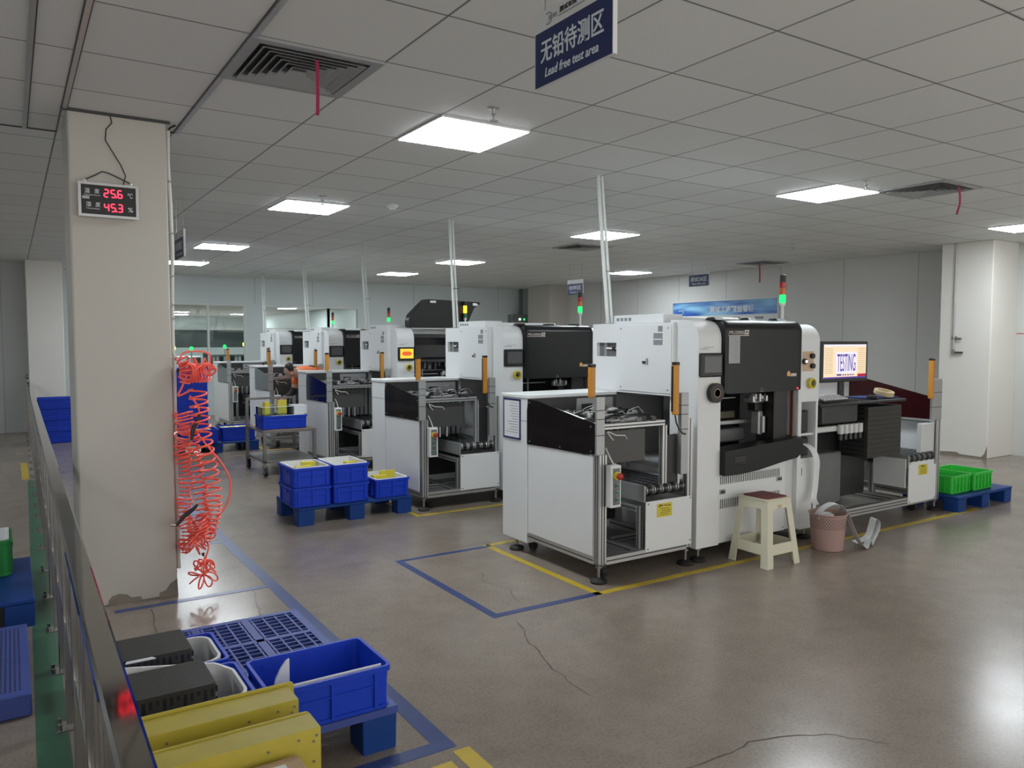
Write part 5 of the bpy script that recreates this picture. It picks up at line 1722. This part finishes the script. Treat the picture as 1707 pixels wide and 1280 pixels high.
# stack of dark trays on the unloading belt with blue mat and a tape roll on top
ORD = ['lowest on the belt', 'second up from the belt', 'third up from the belt', 'fourth up from the belt', 'fifth up from the belt', 'middle one of the stack',
       'fifth down from the shelf', 'fourth down from the shelf', 'third down from the shelf', 'second down from the shelf', 'topmost under the shelf']
tm = None
nT = 11
for k in range(nT):
    t = thing('dark_magazine_tray', 'dark grey tray in the stack under the tape roll, ' + ORD[k], 'tray', (6.15, 3.86, .551 + k * .0385), 0, 'dark trays stacked on the unloading belt')
    if tm is None:
        a = MB().box(-.255, .225, -.13, .13, 0, .0383, c=.0015).build('plate', 'tray', t)
        es = [MB().box(.224, .236, y, y + .03, .006, .030).build('notch', 'black', t) for y in (-.11, 0, .09)]
        es.append(MB().box(-.262, -.25, -.10, .10, .010, .028).build('edge_slot', 'black', t))
        tm = [a] + es
    else:
        for q in tm:
            d = q.copy(); COL.objects.link(d); d.parent = t
ztop = .551 + nT * .0385
o = MB().prism(rrect(-.22, .20, -.12, .12, .02), 'z', 0, .006).build('blue_mat', 'matblue', loc=(6.17, 3.86, 1.037))
tag(o, 'dark blue mat under the tape roll', 'mat')
o = MB().lathe([(.062, 0), (.078, 0), (.08, .003), (.08, .036), (.078, .039), (.062, .039), (.062, 0)], n=32).build('masking_tape_roll', 'masking', loc=(6.20, 3.79, 1.062))
o.rotation_euler = (.24, 0, 0)
tag(o, 'cream masking tape roll lying on the blue mat beside the monitor', 'tape')

# ================================================================ steel railing
r = thing('steel_railing', 'polished steel railing along the aisle by the pillar', 'railing', (.138, 0, 0), -.0064)
yA, yB = .6, 14.85
MB().box(-.028, .028, yA, yB, .825, .865, c=.006).build('handrail', 'steelpolish', r)
MB().box(-.014, .014, yA, yB, .40, .43, c=.003).build('middle_rail', 'steel', r)
ys = [y for y in (1.02, 1.63, 2.24, 2.85, 3.46, 4.07, 4.68, 5.30, 5.92, 6.56, 7.17, 7.74, 8.28, 8.85, 9.45, 10.05, 10.65, 11.25, 11.85, 12.45, 13.05, 13.65, 14.25)]
for y in ys:
    p = MB().box(-.019, .019, y - .019, y + .019, .004, .826, c=.003).build('post', 'steel', r)
    q = MB().box(-.055, .05, y - .045, y + .045, 0, .007, c=.002)
    for dx in (-.042, .038):
        q.cyl((dx, y - .03, .006), (dx, y - .03, .028), .008, n=8).cyl((dx, y + .03, .006), (dx, y + .03, .028), .008, n=8)
    q.build('base_plate', 'steel', p)
for k in range(95):
    y = 1.1 + k * .145
    if min(abs(y - q) for q in ys) > .04:
        MB().box(-.009, .009, y - .009, y + .009, .428, .828, c=.002).build('baluster', 'steel', r)
MB().box(-.026, .026, yB - .026, yB + .026, 0, .875, c=.004).build('end_post', 'steel', r)
MB().lathe([(.0, .0), (.02, .005), (.02, .015), (.034, .03), (.042, .055), (.034, .08), (.018, .092), (0, .096)], (0, yB, .87), 18).build('ball_cap', 'steel', r)

# ================================================================ coiled red hoses beside the pillar
def coil(path, rad, turns, tr, name_label, squash=1.0, grp='coiled red air hoses', tail0=None, tail1=None, spread=None, fit=None):
    """helix wound about a polyline path"""
    P = smooth_pts(path, 10)
    L = [0]
    for i in range(1, len(P)):
        L.append(L[-1] + (P[i] - P[i - 1]).length)
    tot = L[-1]
    npts = int(turns * 16)
    out = []
    e1 = None
    for k in range(npts + 1):
        s = tot * k / npts
        i = 1
        while i < len(L) - 1 and L[i] < s: i += 1
        f = (s - L[i - 1]) / max(1e-9, L[i] - L[i - 1])
        p = P[i - 1].lerp(P[i], f)
        t = (P[i] - P[i - 1]).normalized()
        if e1 is None:
            e1 = t.orthogonal().normalized()
        e1 = (e1 - t * e1.dot(t)).normalized()
        e2 = t.cross(e1)
        a = 2 * pi * turns * k / npts
        rr = rad if not callable(rad) else rad(k / npts)
        out.append(p + e1 * (rr * math.cos(a)) + e2 * (rr * squash * math.sin(a)))
    if tail0: out = smooth_pts(list(tail0) + [out[0]], 8) + out[1:]
    if tail1: out = out + smooth_pts([out[-1]] + list(tail1), 8)[1:]
    o = MB().tube(out, tr, 6).build('air_hose', 'hose')
    return tag(o, name_label, 'air hose', grp)
HY = 4.86
hook = thing('hose_hook', 'black hook holding the red coiled hoses on the pillar side', 'hook', (PX1, 5.02, 1.33))
MB().tube([(0, 0, 0), (.05, -.06, .02), (.07, -.12, .06), (.09, -.14, .09)], .009, 8).build('hook', 'black', hook)
MB().cyl((0, 0, 0), (.012, 0, 0), .03, n=14).build('plate', 'zinc', hook)
coil([(.86, HY, 1.34), (.92, HY + .03, 1.33), (.99, HY, 1.335)], .055, 9, .0052, 'red coiled hose bunched at the top of the hook, forming a loose crown', tail1=[(1.0, HY, 1.44), (.93, HY, 1.46), (.85, HY, 1.45), (.83, HY, 1.40)])
coil([(.84, HY + .02, 1.43), (.87, HY, 1.35), (.85, HY + .01, 1.28)], .035, 7, .005, 'small red coil tucked against the pillar top')
coil([(.925, HY, 1.24), (.935, HY, 1.10), (.955, HY, .90), (.99, HY + .02, .72), (1.0, HY, .56)], .05, 14, .006, 'long stretched red hose with wide open turns, hanging outermost', tail0=[(.87, HY, 1.32), (.84, HY, 1.25), (.82, HY, 1.20)])
coil([(.845, HY + .05, 1.10), (.86, HY + .03, 1.0), (.845, HY + .05, .92), (.855, HY + .03, .83)], lambda t: .044 + .012 * math.sin(t * 37), 15, .005, 'dense red coil bunched against the pillar')
coil([(.84, HY + .06, .85), (.86, HY + .05, .70), (.84, HY + .06, .50), (.86, HY + .05, .40), (.84, HY + .05, .26)], lambda t: .036 + .012 * math.sin(t * 29), 24, .005, 'tight red coil hanging low against the pillar')
coil([(.89, HY + .02, .98), (.92, HY + .02, .70), (.955, HY + .02, .42)], lambda t: .036 + .006 * math.sin(t * 23), 17, .0052, 'evenly wound red coil hanging between two looser ones', tail0=[(.88, HY, 1.20), (.93, HY, 1.12), (.92, HY, 1.02)])
coil([(.90, HY, .46), (.93, HY, .36), (.89, HY, .30), (.85, HY, .34)], .058, 13, .005, 'tangled red coil cluster low beside the pillar')
coil([(1.0, HY + .01, .56), (.99, HY + .01, .46), (.96, HY + .01, .38)], .05, 7, .005, 'loose red rings at the bottom of the long stretched hose')
def rosette(c, R, h, loops, tr, label, tilt=0.6):
    """open flower of hose rings: a rose curve leaning towards the aisle, each ring lifted a little"""
    pts = []
    k = loops
    n = k * 22
    for i in range(n + 1):
        ph = pi * i / n * (2 if k % 2 == 0 else 1)
        rr = R * math.sin(k * ph)
        x, y = rr * math.cos(ph), rr * math.sin(ph)
        z = h * math.cos(2 * k * ph + i * .02) * .5
        pts.append(Vector(c) + Vector((x, y * math.cos(tilt) - z * math.sin(tilt), y * math.sin(tilt) + z * math.cos(tilt))))
    o = MB().tube(pts, tr, 6).build('air_hose', 'hose')
    return tag(o, label, 'air hose', 'coiled red air hoses')
rosette((.93, HY - .02, .12), .085, .05, 4, .0048, 'open flower of red hose rings dangling just above the floor')
rosette((.935, HY - .03, .19), .06, .05, 4, .0046, 'small red hose rings just above the dangling flower', .2)
rosette((.93, HY - .01, .38), .085, .06, 7, .005, 'loose red hose rings clustered low beside the pillar')
rosette((.95, HY - .02, 1.36), .085, .06, 7, .005, 'loose red hose rings spread over the hook at the top')
o = MB().tube(smooth_pts([(.93, HY, .36), (.965, HY - .01, .29), (.94, HY - .015, .20), (.93, HY - .02, .12)], 6), .005, 6).build('air_hose', 'hose')
tag(o, 'short straight red hose end above the dangling flower of rings', 'air hose', 'coiled red air hoses')
o = MB().tube(smooth_pts([(.92, HY, .97), (.99, HY - .01, .87), (1.06, HY - .01, .77), (1.10, HY - .01, .66), (1.08, HY - .01, .54), (1.0, HY - .01, .44), (.90, HY - .01, .36), (.85, HY, .34)], 8), .0055, 8).build('air_hose', 'hose')
tag(o, 'smooth red hose bowing out in one wide loop', 'air hose', 'coiled red air hoses')
bgun = thing('air_gun', 'black air gun hanging among the red hoses', 'air gun', (.90, HY - .03, 1.02))
MB().tube([(-.02, 0, -.08), (-.01, 0, -.02), (.02, 0, .04), (.03, 0, .075)], [.008, .013, .012, .007], 8).build('handle', 'black', bgun)
MB().tube([(-.02, 0, -.08), (-.05, 0, -.09)], .006, 6).build('nozzle', 'zinc', bgun)
bg2 = copy_tree(bgun); bg2.location = (.845, HY - .02, .50); bg2['label'] = 'black air gun hanging low beside the pillar edge'; bg2.rotation_euler = (0, .5, 0)
MB().lathe([(0, 0), (.008, 0), (.008, .02), (0, .02)], n=8).build('fitting', 'black', bgun, loc=(.03, 0, -.78))
# ================================================================ person bending over between two machines
def skin_mesh(name, verts, edges, m, parent, sub=2):
    me = bpy.data.meshes.new(name)
    me.from_pydata([v[:3] for v in verts], edges, [])
    o = bpy.data.objects.new(name, me)
    COL.objects.link(o)
    o.modifiers.new('skin', 'SKIN')
    for i, v in enumerate(verts):
        r_ = v[3]
        me.skin_vertices[0].data[i].radius = r_ if isinstance(r_, tuple) else (r_, r_)
        me.skin_vertices[0].data[i].use_root = (i == 0)
    s = o.modifiers.new('sub', 'SUBSURF')
    s.levels = s.render_levels = sub
    dg = bpy.context.evaluated_depsgraph_get()
    nm = bpy.data.meshes.new_from_object(o.evaluated_get(dg))
    bpy.data.objects.remove(o)
    nm.materials.clear(); nm.materials.append(M[m])
    nm.shade_smooth()
    nm.name = name
    q = bpy.data.objects.new(name, nm)
    COL.objects.link(q)
    q.parent = parent
    return q
per = thing('person', 'person in an orange top bending forward between the machines', 'person', (3.40, 10.35, 0))
# faces towards -x, bending forward; hips high, head low
V = [(.14, 0, .93, .115), (.02, -.01, 1.04, .125), (-.09, -.015, 1.09, .115), (-.165, -.02, 1.085, .07), (-.215, -.02, 1.09, .055), (-.275, -.02, 1.10, .085), (-.315, -.02, 1.085, .075),
     (.13, -.085, .86, .095), (.02, -.09, .48, .062), (.02, -.09, .09, .042), (-.06, -.09, .04, .036),
     (.13, .085, .86, .095), (.0, .10, .48, .062), (-.03, .10, .09, .042), (-.11, .10, .04, .036),
     (-.09, -.20, 1.04, .056), (-.17, -.235, .80, .042), (-.27, -.21, .62, .032), (-.31, -.20, .56, .028),
     (-.09, .18, 1.04, .056), (-.15, .22, .80, .042), (-.30, .20, .70, .032), (-.36, .19, .68, .028)]
Ed = [(0, 1), (1, 2), (2, 3), (3, 4), (4, 5), (5, 6), (0, 7), (7, 8), (8, 9), (9, 10), (0, 11), (11, 12), (12, 13), (13, 14), (2, 15), (15, 16), (16, 17), (17, 18), (2, 19), (19, 20), (20, 21), (21, 22)]
skin_mesh('body', V, Ed, 'skin', per)
skin_mesh('shirt', [(.12, 0, .965, .128), (.02, -.01, 1.045, .142), (-.09, -.015, 1.09, .132), (-.135, -.02, 1.09, .095), (-.09, -.20, 1.05, .070), (-.13, -.225, .90, .058), (-.09, .18, 1.05, .070), (-.13, .205, .90, .058)],
          [(0, 1), (1, 2), (2, 3), (2, 4), (4, 5), (2, 6), (6, 7)], 'vest', per)
skin_mesh('sleeve', [(-.125, -.222, .90, .052), (-.17, -.235, .80, .050), (-.25, -.215, .65, .042)], [(0, 1), (1, 2)], 'trousers', per, 1)
skin_mesh('sleeve', [(-.125, .205, .90, .052), (-.15, .22, .80, .050), (-.27, .203, .715, .042)], [(0, 1), (1, 2)], 'trousers', per, 1)
skin_mesh('trousers', [(.15, 0, .92, .125), (.13, -.085, .86, .105), (.02, -.09, .48, .078), (.02, -.09, .13, .062), (.13, .085, .86, .105), (.0, .10, .48, .078), (-.03, .10, .13, .062)],
          [(0, 1), (1, 2), (2, 3), (0, 4), (4, 5), (5, 6)], 'trousers', per)
for x, y in ((.02, -.09), (-.03, .10)):
    skin_mesh('shoe', [(x + .05, y, .048, .045), (x - .03, y, .05, .045), (x - .11, y, .038, .036), (x - .15, y, .034, .030)], [(0, 1), (1, 2), (2, 3)], 'shoe', per)
skin_mesh('hair', [(-.215, -.02, 1.13, .075), (-.262, -.02, 1.14, .105), (-.315, -.02, 1.12, .085)], [(0, 1), (1, 2)], 'hair', per)
for s in (-1, 1):
    for k in range(4):
        base = Vector((-.315, -.20, .555)) if s < 0 else Vector((-.365, .19, .678))
        b = MB().tube([base + Vector((-.005, (k - 1.5) * .016, 0)), base + Vector((-.03, (k - 1.5) * .018, -.03)), base + Vector((-.035, (k - 1.5) * .018, -.07 + .006 * abs(k - 1.5)))], [.009, .0085, .006], 6)
        b.build('finger', 'skin', per)
    MB().tube([base + Vector((.01, -s * .02, .0)), base + Vector((-.0, -s * .04, -.02)), base + Vector((-.015, -s * .045, -.045))], [.010, .009, .007], 6).build('thumb', 'skin', per)
b = MB()
for sy in (-.035, .03):
    b.lathe([(0, -.008), (.009, -.004), (.011, .0), (.009, .004), (0, .008)], (-.372, -.02 + sy, 1.075), 8)
b.build('eye', 'blackink', per)
MB().tube([(-.365, -.02, 1.07), (-.395, -.02, 1.045), (-.375, -.02, 1.035)], [.010, .013, .008], 8).build('nose', 'skin', per)
MB().tube([(-.345, -.045, 1.012), (-.355, -.02, 1.008), (-.345, .005, 1.012)], .006, 6).build('mouth', 'red', per)
for sy in (-.092, .088):
    MB().lathe([(0, -.008), (.022, -.006), (.026, 0), (.02, .006), (0, .006)], (-.265, -.02 + sy * .95, 1.085), 10, axis='y').build('ear', 'skin', per)
o = MB().tube(smooth_pts([(3.02, 10.54, .64), (3.04, 10.53, .70), (3.05, 10.54, .60), (3.01, 10.55, .53)], 5), .012, 8).build('white_cloth', 'paper')
o['label'] = 'small white cloth held by the bending person in orange'; o['category'] = 'cloth'

# ================================================================ things beyond the glass, with stand-ins for reflected lights
def reflected_tower(x, y, h, m, label):  # glowing ball added in place of a light mirrored in the window
    r = thing('reflected_light', label, 'indicator light', (x, y, 0), 0, 'stand-ins for lights reflected in the glass')
    MB().cyl((0, 0, 0), (0, 0, h - .05), .015, n=8).build('pole', 'alu', r)
    MB().lathe([(0, -.045), (.032, -.035), (.036, 0), (.032, .035), (0, .045)], (0, 0, h), 12).build('lens', m, r)
reflected_tower(2.97, 18.0, 1.34, 'ledyellow', 'yellow stand-in for a light reflected in the first window, next to the pillar')
reflected_tower(3.36, 18.2, 1.33, 'ledgreen', 'small green stand-in for a light reflected in the first window pane')
reflected_tower(4.02, 18.0, 1.37, 'ledgreen', 'large green stand-in for a light reflected near the middle window bar')
reflected_tower(4.42, 17.9, 1.42, 'ledyellow', 'yellow stand-in for a light reflected at the edge of the first window')
r = thing('storage_rack', 'grey storage rack of white binders beyond the first window', 'rack', (3.85, 17.0, 0))
for z in (.55, .85, 1.18):
    MB().box(-.45, .6, -.2, .2, z, z + .03).build('shelf', 'inner', r)
for x in (-.45, .57):
    MB().box(x, x + .03, -.2, .2, 0, 1.25).build('post', 'darkmetal', r)
for k in range(12):
    o = MB().box(-.025, .025, -.12, .12, 0, .30).build('ring_binder', 'paper' if k % 3 else 'black', loc=(3.47 + k * .075, 16.98, .881))
    tag(o, 'binders standing on the rack beyond the first window', 'binder', 'binders beyond the glass')
r = thing('work_table', 'long pale work bench lit beyond the first window', 'table', (2.7, 18.6, 0))
MB().box(-.7, .9, -.3, .3, 1.12, 1.15).build('table_top', 'foam', r)
for x in (-.65, .85):
    MB().box(x - .03, x + .03, -.25, .25, 0, 1.12).build('leg', 'darkmetal', r)
r = thing('far_machine', 'pale machine cabinet beyond the second window', 'machine', (5.6, 18.6, 0))
MB().box(-.9, .9, -.4, .4, 0, 1.55, c=.02).build('cabinet', 'white2', r)
MB().box(-.5, .5, -.42, -.39, .8, 1.4).build('door', 'inner', r)
